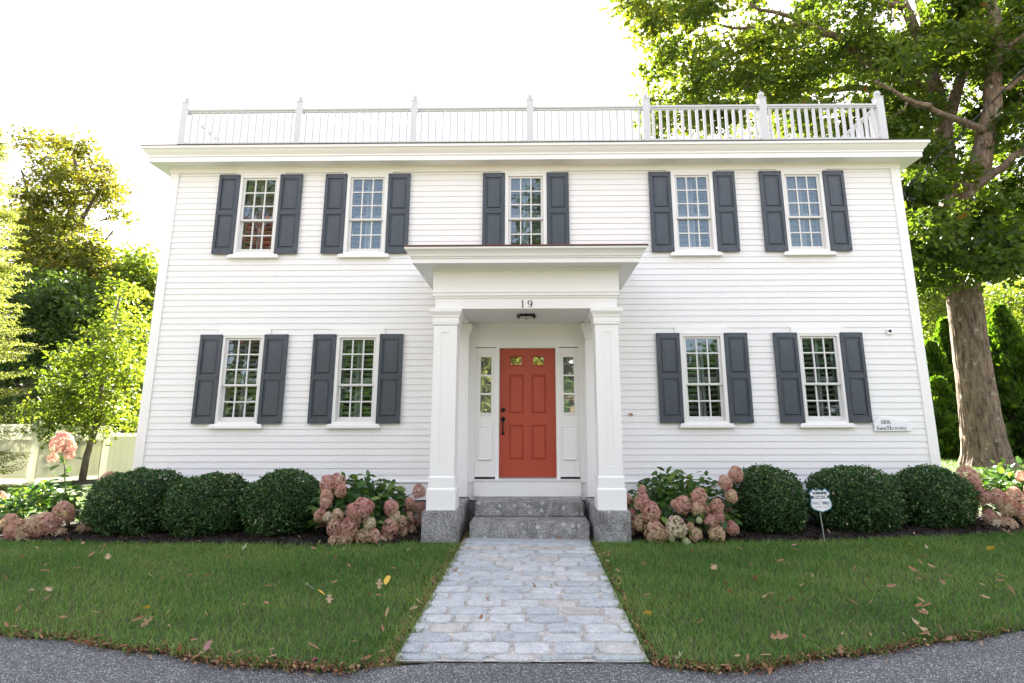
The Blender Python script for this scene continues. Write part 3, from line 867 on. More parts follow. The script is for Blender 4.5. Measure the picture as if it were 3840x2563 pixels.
# sidelights
for x0, x1 in ((-.836, -.514), (.510, .820)):
    cx = (x0+x1)/2; gw = .087; zz0, zz1 = 1.668, 2.560
    m = MB(); y0, y1 = -.004, .085
    m.box(x0, cx-gw, y0, y1, .680, 2.710); m.box(cx+gw, x1, y0, y1, .680, 2.710)
    m.box(cx-gw, cx+gw, y0, y1, zz1, 2.710); m.box(cx-gw, cx+gw, y0+.012, y1, .680, zz0)
    for q in (-1, 1): m.box(cx+q*(gw+.014)-.008, cx+q*(gw+.014)+.008, y0-.010, y0, zz0-.02, zz1+.02)
    for z in (zz0-.02, zz1+.012): m.box(cx-gw-.022, cx+gw+.022, y0-.011, y0, z-.008, z+.010)
    m.box(x0+.004, x1-.004, y0-.014, y0, 2.606, 2.618)
    for k in (1, 2):
        z = zz0+(zz1-zz0)*k/3; m.box(cx-gw, cx+gw, y0+.008, y0+.03, z-.013, z+.013)
    s = m.build('sidelight', M['trim'], house)
    m = MB(); m.add([(cx-gw-.005, .022, zz0-.005), (cx+gw+.005, .022, zz0-.005), (cx+gw+.005, .022, zz1+.005), (cx-gw-.005, .022, zz1+.005)], [(0, 1, 2, 3)])
    m.build('glass_pane', M['doorglass'], s)
    m = MB(); pw = .118
    m.add([(cx-pw, -.006, .930), (cx+pw, -.006, .930), (cx+pw, -.006, 1.472), (cx-pw, -.006, 1.472), (cx-pw+.018, -.018, .948), (cx+pw-.018, -.018, .948), (cx+pw-.018, -.018, 1.454), (cx-pw+.018, -.018, 1.454),
           (cx-pw+.03, -.009, .96), (cx+pw-.03, -.009, .96), (cx+pw-.03, -.009, 1.442), (cx-pw+.03, -.009, 1.442)],
          [(0, 1, 5, 4), (1, 2, 6, 5), (2, 3, 7, 6), (3, 0, 4, 7), (4, 5, 9, 8), (5, 6, 10, 9), (6, 7, 11, 10), (7, 4, 8, 11), (8, 9, 10, 11)])
    m.build('raised_panel', M['trim'], s)
    m = MB(); m.box(x0+.002, x1-.002, -.008, .085, .655, .679); m.build('sidelight_sill_gap', M['black'], s)
# red door
m = MB(); d0, d1 = .030, .075
rects = [(-.306, -.066, 2.404, 2.597), (.060, .300, 2.404, 2.597), (-.299, -.067, 1.645, 2.277), (.061, .293, 1.645, 2.277), (-.297, -.068, .927, 1.475), (.061, .292, .927, 1.475)]
cols = [-.455, -.302, -.067, .061, .296, .451]
zsq = [.672, .927, 1.475, 1.645, 2.277, 2.404, 2.597, 2.704]
for i in range(5):
    for j in range(7):
        if i in (1, 3) and j in (1, 3, 5): continue
        m.add([(cols[i], d0, zsq[j]), (cols[i+1], d0, zsq[j]), (cols[i+1], d0, zsq[j+1]), (cols[i], d0, zsq[j+1])], [(0, 1, 2, 3)])
def ring(m, r, seq):
    x0, x1, z0, z1 = r; L = []
    for ins, y in seq: L.append([(x0+ins, y, z0+ins), (x1-ins, y, z0+ins), (x1-ins, y, z1-ins), (x0+ins, y, z1-ins)])
    vs = [p for l in L for p in l]; fs = []
    for k in range(len(L)-1):
        for i in range(4): j = (i+1) % 4; fs.append((k*4+i, k*4+j, k*4+4+j, k*4+4+i))
    m.add(vs, fs); return L[-1]
for i in (1, 3):
    for j in (1, 3, 5):
        r = (cols[i], cols[i+1], zsq[j], zsq[j+1])
        if j == 5: ring(m, r, [(0, d0), (.006, d0-.008), (.020, d0-.008), (.026, d0+.004), (.034, d0+.016)])
        else:
            l = ring(m, r, [(0, d0), (.008, d0+.018), (.020, d0+.019), (.040, d0+.004)])
            m.add(l, [(0, 1, 2, 3)])
m.box(-.455, .451, d1-.02, d1, .672, 2.704)
door = m.build('front_door', M['door'], house)
for i in (1, 3):
    m = MB(); x0, x1, z0, z1 = cols[i]+.03, cols[i+1]-.03, zsq[5]+.03, zsq[6]-.03
    m.add([(x0, d0+.014, z0), (x1, d0+.014, z0), (x1, d0+.014, z1), (x0, d0+.014, z1)], [(0, 1, 2, 3)])
    m.build('door_window', M['doorglass'], door)
m = MB(); m.lathe([(.004, -.022), (.026, -.020), (.032, -.008), (.034, d0)], (-.394, 0, 1.717), 20, 0, 'y')
m.build('deadbolt', M['black'], door, smooth=True)
m = MB()
m.lathe([(.002, d0-.020), (.028, d0-.018), (.036, d0-.006), (.037, d0)], (-.395, 0, 1.570), 20, 0, 'y')
m.lathe([(.002, d0-.018), (.020, d0-.015), (.026, d0)], (-.395, 0, 1.345), 16, 0, 'y')
m.tube([(-.395, d0-.012, 1.56), (-.395, d0-.05, 1.525), (-.395, d0-.058, 1.47), (-.395, d0-.050, 1.41), (-.395, d0-.012, 1.355)], [.013, .012, .011, .010, .011], 10)
m.tube([(-.395, d0-.01, 1.578), (-.395, d0-.055, 1.583), (-.395, d0-.072, 1.572)], [.008, .009, .006], 8)
m.build('door_handle', M['black'], door, smooth=True)

# ---------------------------------------------------------------- granite steps and blocks (things)
def rough_block(name, x0, x1, y0, y1, z0, z1, mat, label, cat, group):
    bm = bmesh.new()
    bmesh.ops.create_cube(bm, size=1)
    for v in bm.verts: v.co = Vector(((x0+x1)/2+v.co.x*(x1-x0), (y0+y1)/2+v.co.y*(y1-y0), (z0+z1)/2+v.co.z*(z1-z0)))
    bmesh.ops.bevel(bm, geom=list(bm.edges), offset=.012, segments=2, affect='EDGES')
    me = bpy.data.meshes.new(name); bm.to_mesh(me); bm.free(); me.materials.append(M[mat])
    for p in me.polygons: p.use_smooth = False
    o = link(name, me); tag(o, label, cat, group); return o
rough_block('granite_step', -.775, .835, -1.236, -.66, -.04, .198, 'granite', 'lichen-spotted lower granite step at the head of the cobbled path', 'step', 'granite steps to the front door')
rough_block('granite_step', -.755, .800, -.728, -.02, .202, .397, 'granite', 'upper granite step directly under the white riser of the red door', 'step', 'granite steps to the front door')
rough_block('granite_block', -1.372, -.905, -1.50, -.02, -.04, .385, 'granite_light', 'speckled granite block carrying the porch column on the door-handle side', 'granite block', 'granite blocks under the porch columns')
rough_block('granite_block', .885, 1.345, -1.50, -.02, -.04, .385, 'granite_light', 'speckled granite block carrying the porch column beside the lime-tipped hydrangea', 'granite block', 'granite blocks under the porch columns')

# ---------------------------------------------------------------- small fittings on the house
def text_mesh(txt, size, mat, name, parent, loc, rotz=0, squeeze=1.0, depth=.002, bold=0.0, align='CENTER'):
    cu = bpy.data.curves.new(name, 'FONT'); cu.body = txt; cu.size = size; cu.align_x = align; cu.extrude = depth/2; cu.offset = bold
    t = bpy.data.objects.new(name, cu); COL.objects.link(t)
    dg = bpy.context.evaluated_depsgraph_get()
    me = bpy.data.meshes.new_from_object(t.evaluated_get(dg)); bpy.data.objects.remove(t)
    for v in me.vertices: v.co = Vector((v.co.x*squeeze, -v.co.z, v.co.y))
    me.materials.clear(); me.materials.append(mat)
    return link(name, me, parent, loc)
# serif stroke lettering: glyph = list of (points, weight) strokes on a 1-high cell; T thick, t thin
T, t_ = .20, .07
def el(cx, cz, rx, rz, a0, a1, n=14): return [(cx+rx*math.cos(math.radians(a0+(a1-a0)*i/n)), cz+rz*math.sin(math.radians(a0+(a1-a0)*i/n))) for i in range(n+1)]
SER = lambda x, z, w=.16: ([(x-w, z), (x+w, z)], t_)
GL = {
 '1': (.5, [([(.27, 0), (.27, .97)], T), ([(.08, .80), (.27, .97)], t_), SER(.27, .03, .22)]),
 '9': (.72, [(el(.36, .66, .25, .29, 0, 360), 'o'), (el(.30, .62, .33, .60, 10, -78), 'c'), ([(.33, .03), (.16, .07)], t_*1.6)]),
 '8': (.66, [(el(.33, .74, .19, .21, 0, 360), 'o'), (el(.33, .27, .24, .25, 0, 360), 'o')]),
 '0': (.68, [(el(.34, .5, .25, .47, 0, 360), 'o')]),
 '6': (.68, [(el(.34, .30, .25, .28, 0, 360), 'o'), (el(.44, .38, .35, .60, 190, 105), 'c'), ([(.36, .96), (.52, .92)], t_*1.6)]),
 'A': (.92, [([(.14, 0), (.44, .97)], t_), ([(.44, .97), (.74, 0)], T), ([(.25, .33), (.62, .33)], t_), SER(.12, .03, .12), SER(.76, .03, .14)]),
 'M': (1.1, [([(.16, 0), (.16, .97)], t_), ([(.16, .97), (.52, .08)], T), ([(.52, .08), (.88, .97)], t_), ([(.88, 0), (.88, .97)], T), SER(.14, .03, .12), SER(.90, .03, .15), SER(.10, .95, .10), SER(.94, .95, .10)]),
 'O': (.92, [(el(.46, .5, .34, .46, 0, 360), 'o')]),
 'S': (.66, [(el(.33, .73, .20, .22, 30, 250), 'c'), ([(.22, .56), (.44, .42)], T), (el(.33, .26, .22, .24, 70, -150), 'c')]),
 'H': (1.0, [([(.18, 0), (.18, .97)], T), ([(.80, 0), (.80, .97)], T), ([(.18, .5), (.8, .5)], t_), SER(.18, .03), SER(.8, .03), SER(.18, .95), SER(.8, .95)]),
 'U': (.94, [([(.18, .97), (.18, .30)], T), (el(.47, .30, .29, .28, 180, 360), 'c'), ([(.76, .97), (.76, .30)], t_), SER(.18, .95), SER(.76, .95, .12)]),
 'T': (.84, [([(.42, 0), (.42, .97)], T), ([(.06, .94), (.78, .94)], t_*1.3), SER(.42, .03, .18), ([(.07, .94), (.07, .76)], t_), ([(.77, .94), (.77, .76)], t_)]),
 'C': (.86, [(el(.47, .5, .34, .46, 45, 315), 'c'), ([(.72, .82), (.74, .97)], t_)]),
 'I': (.44, [([(.22, 0), (.22, .97)], T), SER(.22, .03), SER(.22, .95)]),
 'N': (1.0, [([(.18, 0), (.18, .97)], t_), ([(.18, .97), (.80, .03)], T), ([(.80, 0), (.80, .97)], t_), SER(.18, .03, .13), SER(.14, .95, .12), SER(.80, .95, .13)]),
}
def letter(m, ch, x, z, h, y, sx=1.0, th=1.0):
    adv, strokes = GL[ch]
    for pts, w in strokes:
        q = [(x+px*h*sx, z+pz*h) for px, pz in pts]
        for (a, b), (c, d) in zip(q[:-1], q[1:]):
            dx, dz = c-a, d-b; L = math.hypot(dx, dz)
            if L < 1e-6: continue
            if isinstance(w, str):
                s = abs(dz)/L; ww = (t_+(T-t_)*s)*h*.5
            else: ww = w*h*.5
            ww *= th
            nx, nz = -dz/L*ww, dx/L*ww
            ex, ez = dx/L*ww*.2, dz/L*ww*.2
            m.add([(a+nx-ex, y, b+nz-ez), (a-nx-ex, y, b-nz-ez), (c-nx+ex, y, d-nz+ez), (c+nx+ex, y, d+nz+ez)], [(0, 1, 2, 3)])
    return adv*h*sx
hn = empty('house_number', (0, YF, 3.108), 0, 'black serif number 19 on the white porch beam above the red door', 'house number')
for ch, x in (('1', -.085), ('9', .008)):
    m = MB(); letter(m, ch, x, 0, .102, -.004, 1.05, .72); link('numeral', m.mesh('numeral', M['ink'], fix=False), hn)

# plaque
pq = MB()
pts = [(5.555, 1.594), (5.440, 1.492), (5.456, 1.478), (5.462, 1.440), (5.452, 1.372), (6.035, 1.376), (6.034, 1.47), (6.022, 1.505)]
pts = [(x-5.74, z-1.48) for x, z in pts]
pq.prism_y(pts, -.042, -.018)
plaque = tag(pq.build('wall_plaque', M['sign_white'], bevel=.002), 'white house-shaped wooden plaque lettered 1806 Amos Hutchins beside the lower shutter', 'plaque')
plaque.location = (5.74, 0, 1.48)
m = MB(); x = -.182
for ch in '1806': x += letter(m, ch, x, .002, .060, -.0445, 1.05, .72)
x = -.262
for ch in 'AMOS': h = .060 if ch == 'A' else .042; x += letter(m, ch, x, -.090, h, -.0445, .93, .95)*1.04
x += .012
for i, ch in enumerate('HUTCHINS'): h = .062 if i == 0 else .040; x += letter(m, ch, x, -.086, h, -.0445, .98, .95)*1.06
link('plaque_lettering', m.mesh('plaque_lettering', M['ink'], fix=False), plaque)

# security sensor
ss = empty('security_sensor', (5.895, -.012, 2.955), 0, 'small white wall sensor with black dome high near the house corner', 'sensor')
m = MB(); m.box(-.046, .046, -.03, 0, -.048, .048); m.build('sensor_case', M['trim'], ss, bevel=.012)
m = MB(); m.lathe([(.001, -.052), (.014, -.048), (.024, -.034), (.027, -.028)], (0, 0, .008), 16, 0, 'y'); m.build('sensor_dome', M['black'], ss, smooth=True)
# porch ceiling lamp
pl = empty('porch_lamp', (-.010, -.86, 3.112), 0, 'round flush ceiling lamp with dark bronze rim under the porch ceiling', 'lamp')
m = MB()
m.lathe([(.122, -.052), (.146, -.050), (.150, -.040), (.146, -.030), (.122, -.030), (.120, -.042), (.122, -.052)], (0, 0, 0), 28)
for k in range(6):
    a = k*math.pi/3+.5; m.box(.135*math.cos(a)-.008, .135*math.cos(a)+.008, .135*math.sin(a)-.008, .135*math.sin(a)+.008, -.068, 0)
m.lathe([(.10, -.012), (.10, 0)], (0, 0, 0), 20)
m.build('lamp_rim', M['black'], pl)
m = MB(); m.lathe([(.002, -.078), (.05, -.074), (.09, -.062), (.118, -.046), (.119, -.03)], (0, 0, 0), 24); m.build('lamp_glass', M['frost'], pl, smooth=True)
# overhead service cable
cable = MB()
a = np.array([6.52, .18, 5.42]); b = at(2349, 150, -1.2); b = b+(b-a)*.9
mid = (a+b)/2+np.array([0, 0, -.10])
pts = [a*(1-t)**2+2*t*(1-t)*mid+b*t*t for t in np.linspace(0, 1, 18)]
cable.tube(pts, .010, 6)
pts2 = [p+np.array([.02*math.sin(i*2.1), 0, .016*math.cos(i*2.1)]) for i, p in enumerate(pts)]
cable.tube(pts2, .006, 5)
c_ = cable.build('service_cable', M['wire'], smooth=True); tag(c_, 'black twisted overhead cable running from the house corner past the oak', 'cable')
ins = MB(); ins.lathe([(.012, -.05), (.035, -.04), (.02, -.01), (.035, .01), (.02, .03), (.03, .05), (.01, .06)], (6.56, .16, 5.40), 10)
ins.tube([(6.425, .18, 5.36), (6.50, .17, 5.34), (6.56, .16, 5.36)], .012, 6)
ins.tube([(6.43, .12, 5.30), (6.49, .14, 5.18), (6.45, .16, 5.0)], .012, 6)
ins.tube([(6.60, .12, 5.31), (6.70, .10, 5.27)], .03, 8)
tag(ins.build('cable_insulator', M['black'], smooth=True), 'dark cable insulator bracket on the upper corner board of the house', 'insulator')

# ---------------------------------------------------------------- yard sign
def yard_sign():
    r = empty('yard_sign', (3.825, -1.47, hgt(3.825, -1.47).item()), 0, 'white shield-shaped security warning sign on a thin metal stake in front of a boxwood', 'sign')
    m = MB(); m.tube([(0, .012, -.06), (-.030, .012, .37), (-.055, .012, .665)], .0085, 8); m.build('stake', M['steel'], r)
    cx, cz = -.012, .505
    def shield(sc):
        P = []
        half = [(0, .150), (.022, .138), (.050, .134), (.072, .148), (.082, .156), (.142, .100), (.126, .075), (.122, .045), (.130, .005), (.142, -.035), (.140, -.070), (.120, -.100), (.080, -.122), (.035, -.134), (.012, -.142), (0, -.150)]
        for x, z in half: P.append((x*sc, z*sc))
        for x, z in half[-2:0:-1]: P.append((-x*sc, z*sc))
        return P
    tl = math.radians(4.0)
    def T(x, z): return (cx+x*math.cos(tl)-z*math.sin(tl)*0-.06*0+z*-.07, cz+z+x*math.sin(tl)*.4)
    m = MB(); m.prism_y([T(*q) for q in shield(1.0)], -.004, .003); m.build('sign_rim', M['sign_blue'], r)
    m = MB(); m.prism_y([T(*q) for q in shield(.90)], -.0065, -.003); m.build('sign_face', M['sign_white'], r)
    m = MB(); m.prism_y([T(*q) for q in ((-.112, .028), (.112, .028), (.112, .064), (-.112, .064))], -.0085, -.006); m.build('number_band', M['sign_navy'], r)
    def tx(s, size, mat, nm, x, z, sq=1.0, bold=0): 
        p = T(x, z); o = text_mesh(s, size, M[mat], nm, r, (p[0], -.0096, p[1]), 0, sq, .002, bold); o.rotation_euler = (0, -tl*.4, 0)
    tx('WARNING', .046, 'sign_navy', 'warning_lettering', .002, .083, .86, .0012)
    tx('207-324-7195', .038, 'sign_white', 'phone_lettering', .0, .033, .84, .0016)
    tx('W', .062, 'sign_grey', 'brand_lettering', -.098, -.045, .85, -.0005); tx('IRE', .050, 'sign_grey', 'brand_lettering', -.045, -.045, .85, -.0005)
    tx('PRO', .052, 'sign_teal', 'brand_lettering', .062, -.045, .88, .0012)
    tx('SECURITY', .024, 'sign_faint', 'small_lettering', -.045, -.078, .95); 
    m = MB()
    for k in range(18):
        a = math.radians(150-k*14.5); rr = .042
        x, z = .045+.05*math.sin(k*.17)*0+rr*math.cos(math.radians(95-k*0))*0, 0
    for k in range(9):
        t = k/8.0; px, pz = -.02+.05*t, -.002-.075*t*t+.02*math.sin(t*3.1)
        q = T(px, pz); s = .0020; m.prism_y([(q[0]-s, q[1]-s), (q[0]+s, q[1]-s), (q[0]+s, q[1]+s), (q[0]-s, q[1]+s)], -.0098, -.009)
    for k in range(8):
        t = k/7.0; px, pz = .034+.066*t, -.078-.012*math.sin(t*3.14)+.018*t
        q = T(px, pz); s = .0022+.0012*t; m.prism_y([(q[0]-s, q[1]-s), (q[0]+s, q[1]-s), (q[0]+s, q[1]+s), (q[0]-s, q[1]+s)], -.0098, -.009)
    m.build('dotted_swoosh', M['sign_navy'], r)
yard_sign()

# ---------------------------------------------------------------- boxwoods
def boxwood(c, rx, ry, top, n, label, seed):
    rg = np.random.default_rng(seed)
    gz = hgt(c[0], c[1]).item()
    H = top-gz; rz = H*.54; cz = gz+H-rz
    r = empty('boxwood_shrub', (c[0], c[1], gz), 0, label, 'shrub', 'clipped boxwood shrubs along the front wall')
    cz -= gz
    ph = rg.uniform(0, 6.28, 8)
    def bumpy(D): 
        return 1+.05*np.sin(D[:, 0]*4+ph[0])*np.sin(D[:, 2]*5+ph[1])+.045*np.sin(D[:, 0]*9+ph[2]+D[:, 1]*7)*np.sin(D[:, 2]*8+ph[3])+.035*np.sin(D[:, 0]*17+ph[4])*np.sin(D[:, 2]*19+ph[5]+D[:, 1]*15)
    D = nrm(rg.normal(size=(n, 3)))
    # squarer globe
    k = (np.abs(D)**2.2).sum(1)**(-1/2.2)
    rr = bumpy(D)*k*(1-.16*rg.random(n)**1.8)
    P = D*np.array([rx, ry, rz])*rr[:, None]
    sprig = (np.sin(D[:, 0]*31+ph[2])*np.sin(D[:, 1]*29+ph[1])*np.sin(D[:, 2]*33+ph[5]) > .45) & (rg.random(n) < .8)
    P[sprig] *= rg.uniform(1.0, 1.075, sprig.sum())[:, None]
    low = P[:, 2] < -rz*.72
    P[:, 2] += cz
    kp = (P[:, 2] > .03) & ~(low & (rg.random(n) < .55))
    P, D, sprig = P[kp], D[kp], sprig[kp]; n = len(P)
    Nn = nrm(D+rg.normal(size=(n, 3))*.75+np.array([0, -.1, .35]))
    A, B, N = frames(Nn, rg)
    A = nrm(A+D*.7+np.array([0, 0, .3])); B = nrm(np.cross(N, A)); N = np.cross(A, B)
    clump = .5+.5*np.sin(P[:, 0]*13+ph[6])*np.sin(P[:, 2]*15+ph[7])*np.sin(P[:, 1]*12)
    tint = np.clip(rg.random(n)*.62+.25*clump, 0, .93)
    tint[sprig] += .2; new = rg.random(n) < .025+.06*np.clip(D[:, 2], 0, 1); tint[new] = rg.uniform(.94, 1, new.sum())
    S = rg.uniform(.026, .044, n)
    me = stamp('foliage', [(0, 0, 0), (.5, .36, .10), (1, 0, -.05), (.5, -.36, .10)], [(0, 2, 1), (0, 3, 2)], P, A, B, N, S, tint, M['box'])
    link('foliage', me, r)
    m = MB()
    for k in range(9):
        a = rg.uniform(0, 6.28); q = rg.uniform(.3, .62)
        m.tube([(.04*math.cos(a), .04*math.sin(a), -.02), (rx*.3*math.cos(a), ry*.3*math.sin(a), cz*.55), (rx*q*math.cos(a), ry*q*math.sin(a), cz+rz*rg.uniform(.1, .5))], [.018, .012, .005], 6)
    m.build('branches', M['bark_dark'], r)
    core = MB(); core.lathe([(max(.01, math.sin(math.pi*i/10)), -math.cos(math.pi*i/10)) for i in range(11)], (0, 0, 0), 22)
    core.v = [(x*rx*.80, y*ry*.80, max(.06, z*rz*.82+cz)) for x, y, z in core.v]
    core.build('dark_core', M['core_shade'], r, smooth=True)
M['core_shade'] = mk_soil('dark_core_green', (0.008, 0.014, 0.007), (0.020, 0.034, 0.014), 18)  # solid dark core paints in the shade deep between the leaves
BOX = [((-5.52, -.86), .61, .58, .86, 15500, 'broad boxwood globe nearest the clapboard corner by the fence side'),
       ((-4.45, -.92), .55, .55, .80, 14000, 'lower rounded boxwood between two larger boxwood globes'),
       ((-3.44, -.92), .53, .55, .84, 14000, 'boxwood globe next to the pink hydrangea on the door-handle side'),
       ((3.38, -.74), .50, .53, .875, 13500, 'boxwood globe between the lime-tipped hydrangea and the warning sign'),
       ((4.64, -.70), .60, .55, .875, 15500, 'large boxwood globe directly behind the shield-shaped warning sign'),
       ((5.78, -.62), .54, .51, .855, 14000, 'dark boxwood globe below the wall plaque at the house corner')]
for i, b in enumerate(BOX): boxwood(*b, 100+i)

# ---------------------------------------------------------------- hydrangeas
FLORET_V, FLORET_F = [], []
for k in range(4):
    a = k*math.pi/2; b = len(FLORET_V)
    FLORET_V += [(0, 0, 0), (.34*math.cos(a-.5), .34*math.sin(a-.5), .06), (.62*math.cos(a), .62*math.sin(a), -.02), (.34*math.cos(a+.5), .34*math.sin(a+.5), .06)]
    FLORET_F.append((b, b+1, b+2, b+3))
def head_mesh(mat, rg, cone=.15, n=400):
    D = nrm(rg.normal(size=(n, 3))); D[:, 2] = np.where(D[:, 2] < -.75, -D[:, 2], D[:, 2])
    lump = 1+.06*np.sin(D[:, 0]*6+rg.uniform(0, 6))*np.sin(D[:, 2]*5+rg.uniform(0, 6))
    P = D*lump[:, None]*(np.where(rg.random(n) < .3, rg.uniform(.74, .84, n), rg.uniform(.93, 1.0, n)))[:, None]
    P[:, 2] *= 1+cone; P[:, :2] *= (1-.18*np.clip(P[:, 2:3], 0, 1))
    A, B, N = frames(D+rg.normal(size=(n, 3))*.25, rg)
    grad = .5-.28*D[:, 2]*rg.choice([-1, 1])
    me = stamp('flower_head', FLORET_V, FLORET_F, P, A, B, N, rg.uniform(.22, .34, n), np.clip(.45*grad+.55*rg.random(n)+.05, 0, 1), M[mat])
    core = 1
    return me
hrg = np.random.default_rng(5)
HEADS = {k: [head_mesh(k, hrg) for _ in range(4)] for k in ('pink', 'tan', 'cream', 'limeflower')}
def hydrangea(base, rx, ry, rz, heads, label, seed, nleaf=420, shape=None, extra=None):
    rg = np.random.default_rng(seed)
    gz = hgt(base[0], base[1]).item()
    r = empty('hydrangea', (base[0], base[1], gz), 0, label, 'flowering shrub', 'hydrangea shrubs along the front bed')
    o3 = np.array([base[0], base[1], gz])
    stems = MB()
    for u, v, pr, kind in heads:
        # put the head on the front of the shrub's dome
        best = None
        for yy in np.linspace(base[1]-ry, base[1]+ry*.5, 25):
            p = at(u, v, yy)
            q = ((p[0]-base[0])/rx)**2+((yy-base[1])/ry)**2+(max(0, p[2]-gz-rz*.35)/(rz*.72))**2
            if best is None or abs(q-1) < best[0]-1e-6: best = (abs(q-1), p)
        p = best[1]-o3
        dist = best[1][1]-CAM[1]
        R = pr*dist/1310.0
        o = link('flower_head', HEADS[kind][rg.integers(4)], r, tuple(p), (rg.uniform(-.5, .3), rg.uniform(-.5, .5), rg.uniform(0, 6.28)))
        o.scale = (R, R, R*rg.uniform(.92, 1.1))
        q = p.copy(); q[1] += R*.6
        stems.tube([(rg.uniform(-.1, .1), rg.uniform(-.05, .1), -.02), tuple(q*np.array([.55, .5, .75])+np.array([0, .05, .02])), tuple(q)], [.010, .007, .004], 5)
    # leaves on short side stems through the dome
    n = nleaf
    D = nrm(rg.normal(size=(n, 3))); D[:, 2] = np.abs(D[:, 2])*1.1-.15
    P = D*np.array([rx, ry, rz*.72])*rg.uniform(.45, .98, n)[:, None]; P[:, 2] += rz*.30
    k = P[:, 2] > .04; P, D = P[k], D[k]; n = len(P)
    if extra is not None:
        P = np.concatenate([P, extra-o3]); D = np.concatenate([D, nrm(rg.normal(size=extra.shape)+np.array([0, -.3, .6]))]); n = len(P)
    A = nrm(D*np.array([1, 1, .25])+rg.normal(size=(n, 3))*.45+np.array([0, 0, -.15]))
    N = nrm(np.array([0, -.25, 1.])+rg.normal(size=(n, 3))*.45+D*.3); N = nrm(N-(N*A).sum(1, keepdims=True)*A); B = np.cross(N, A)
    link('foliage', stamp('foliage', OVAL[0], OVAL[1], P, A, B, N, rg.uniform(.085, .155, n), np.clip(rg.random(n)**1.3, 0, 1), M['hydleaf']), r)
    stems.build('stems', M['stem'], r, smooth=True)
    return r
c6 = lambda x, y: (x*.42709, 917.58+.42709*y)
c5 = lambda x, y: (1406.95+.40104*x, 672.89+.40104*y)
def hl(f, s, L): return [(*f(x, y), q*s, k) for x, y, q, k in L]
p_, t2, cr, li = 'pink', 'tan', 'cream', 'limeflower'
HL = hl(c6, .42709, [(1765, 455, 45, p_), (1815, 440, 40, p_), (1755, 520, 35, p_), (1750, 555, 30, p_), (1830, 490, 30, p_), (1720, 620, 32, p_), (1765, 632, 28, cr), (1725, 700, 38, p_), (1815, 620, 30, t2), (1800, 690, 40, p_), (1875, 685, 50, p_), (1900, 600, 40, p_), (1940, 595, 55, p_), (1985, 570, 25, p_), (1985, 665, 32, cr), (2100, 580, 40, p_), (2118, 630, 34, cr), (1950, 735, 40, t2), (2005, 735, 40, t2), (2095, 690, 45, p_), (2150, 660, 35, t2), (2200, 640, 30, p_), (2200, 555, 30, p_), (2205, 590, 35, p_), (2250, 495, 35, p_), (2255, 580, 30, p_), (2250, 650, 25, p_), (2205, 710, 35, t2), (2160, 715, 30, t2), (2085, 750, 30, t2), (2050, 760, 28, t2), (1805, 760, 40, t2), (1855, 745, 40, t2), (1830, 780, 25, t2)])
hydrangea((-2.33, -.98), .74, .62, .86, HL, 'hydrangea with dusty pink flower heads filling the bed on the door-handle side of the porch', 31, 760)
HR = hl(c5, .40104, [(700, 1040, 42, p_), (640, 1085, 38, p_), (650, 1125, 30, p_), (675, 1165, 35, t2), (60, 1205, 38, p_), (85, 1180, 25, p_), (165, 1125, 25, p_), (165, 1200, 45, p_), (220, 1255, 48, p_), (100, 1275, 38, p_), (155, 1315, 45, t2), (350, 1205, 22, p_), (395, 1215, 48, p_), (490, 1170, 45, p_), (480, 1230, 35, t2), (590, 1225, 40, p_), (670, 1240, 48, t2), (600, 1280, 35, p_), (550, 1300, 32, p_), (360, 1345, 62, cr), (240, 1375, 60, t2), (290, 1380, 35, t2), (90, 1380, 35, t2), (45, 1350, 24, li), (470, 1380, 36, t2), (420, 1435, 28, li), (335, 1405, 18, li), (490, 1300, 18, li), (440, 1335, 22, t2), (590, 1375, 45, t2), (680, 1345, 35, p_), (530, 1240, 22, p_)])
hydrangea((2.12, -.92), .80, .66, .90, HR, 'hydrangea with pink heads and a few pale lime tips between porch and boxwood', 32, 800)
HF = hl(c5, .40104, [(2030, 1060, 60, p_), (2065, 1095, 35, p_), (1950, 1075, 30, p_), (2120, 1165, 42, p_), (2200, 1170, 40, p_), (2090, 1190, 30, t2), (2300, 1180, 50, p_), (2255, 1230, 45, t2), (2330, 1250, 35, p_), (2155, 1280, 38, p_), (2175, 1335, 48, cr), (2260, 1325, 42, t2), (2335, 1050, 28, p_), (2400, 1120, 40, p_), (2440, 1230, 45, t2), (2390, 1300, 40, t2)])
hydrangea((7.02, -.55), .78, .55, .88, HF, 'hydrangea with mauve-tan heads at the sunny end of the bed near the oak', 33, 520)
HE = hl(c6, .42709, [(580, 440, 45, p_), (340, 610, 50, p_), (240, 675, 65, p_), (170, 690, 60, t2), (80, 700, 50, p_), (120, 735, 50, t2), (310, 735, 40, t2), (455, 690, 35, t2), (5, 520, 25, p_), (-30, 560, 40, p_), (335, 235, 55, p_), (375, 297, 26, p_), (285, 312, 26, p_), (50, 660, 40, p_), (370, 255, 34, p_)])
rg9 = np.random.default_rng(9)
ex = []
for k in range(16):
    q = at(147+random.uniform(-22, 22), 1035+k*5.2, -.62); ex.append(q)
hyd = hydrangea((-7.02, -.80), .88, .55, .72, HE[:10]+HE[13:14], 'low sprawling hydrangea with one tall flowering shoot at the fence end of the bed', 34, 560, extra=np.array(ex))
# the tall shoot: its heads sit above the dome
g0 = np.array([-7.02, -.80, 0])
sh = MB(); a = at(150, 1128, -.62)-g0; b = at(148, 1075, -.62)-g0; c = at(143, 1030, -.62)-g0
sh.tube([tuple(a+np.array([.1, .05, -.5])), tuple(a), tuple(b), tuple(c)], [.012, .009, .008, .006], 6)
sh.build('tall_shoot', M['stem'], hyd, smooth=True)
for u, v, pr, kind in HE[10:13]+HE[14:]:
    p = at(u, v, -.62)-g0; R = pr*8.7/1310
    o = link('flower_head', HEADS[kind][hrg.integers(4)], hyd, tuple(p), (0, 0, hrg.uniform(0, 6))); o.scale = (R, R, R*.95)

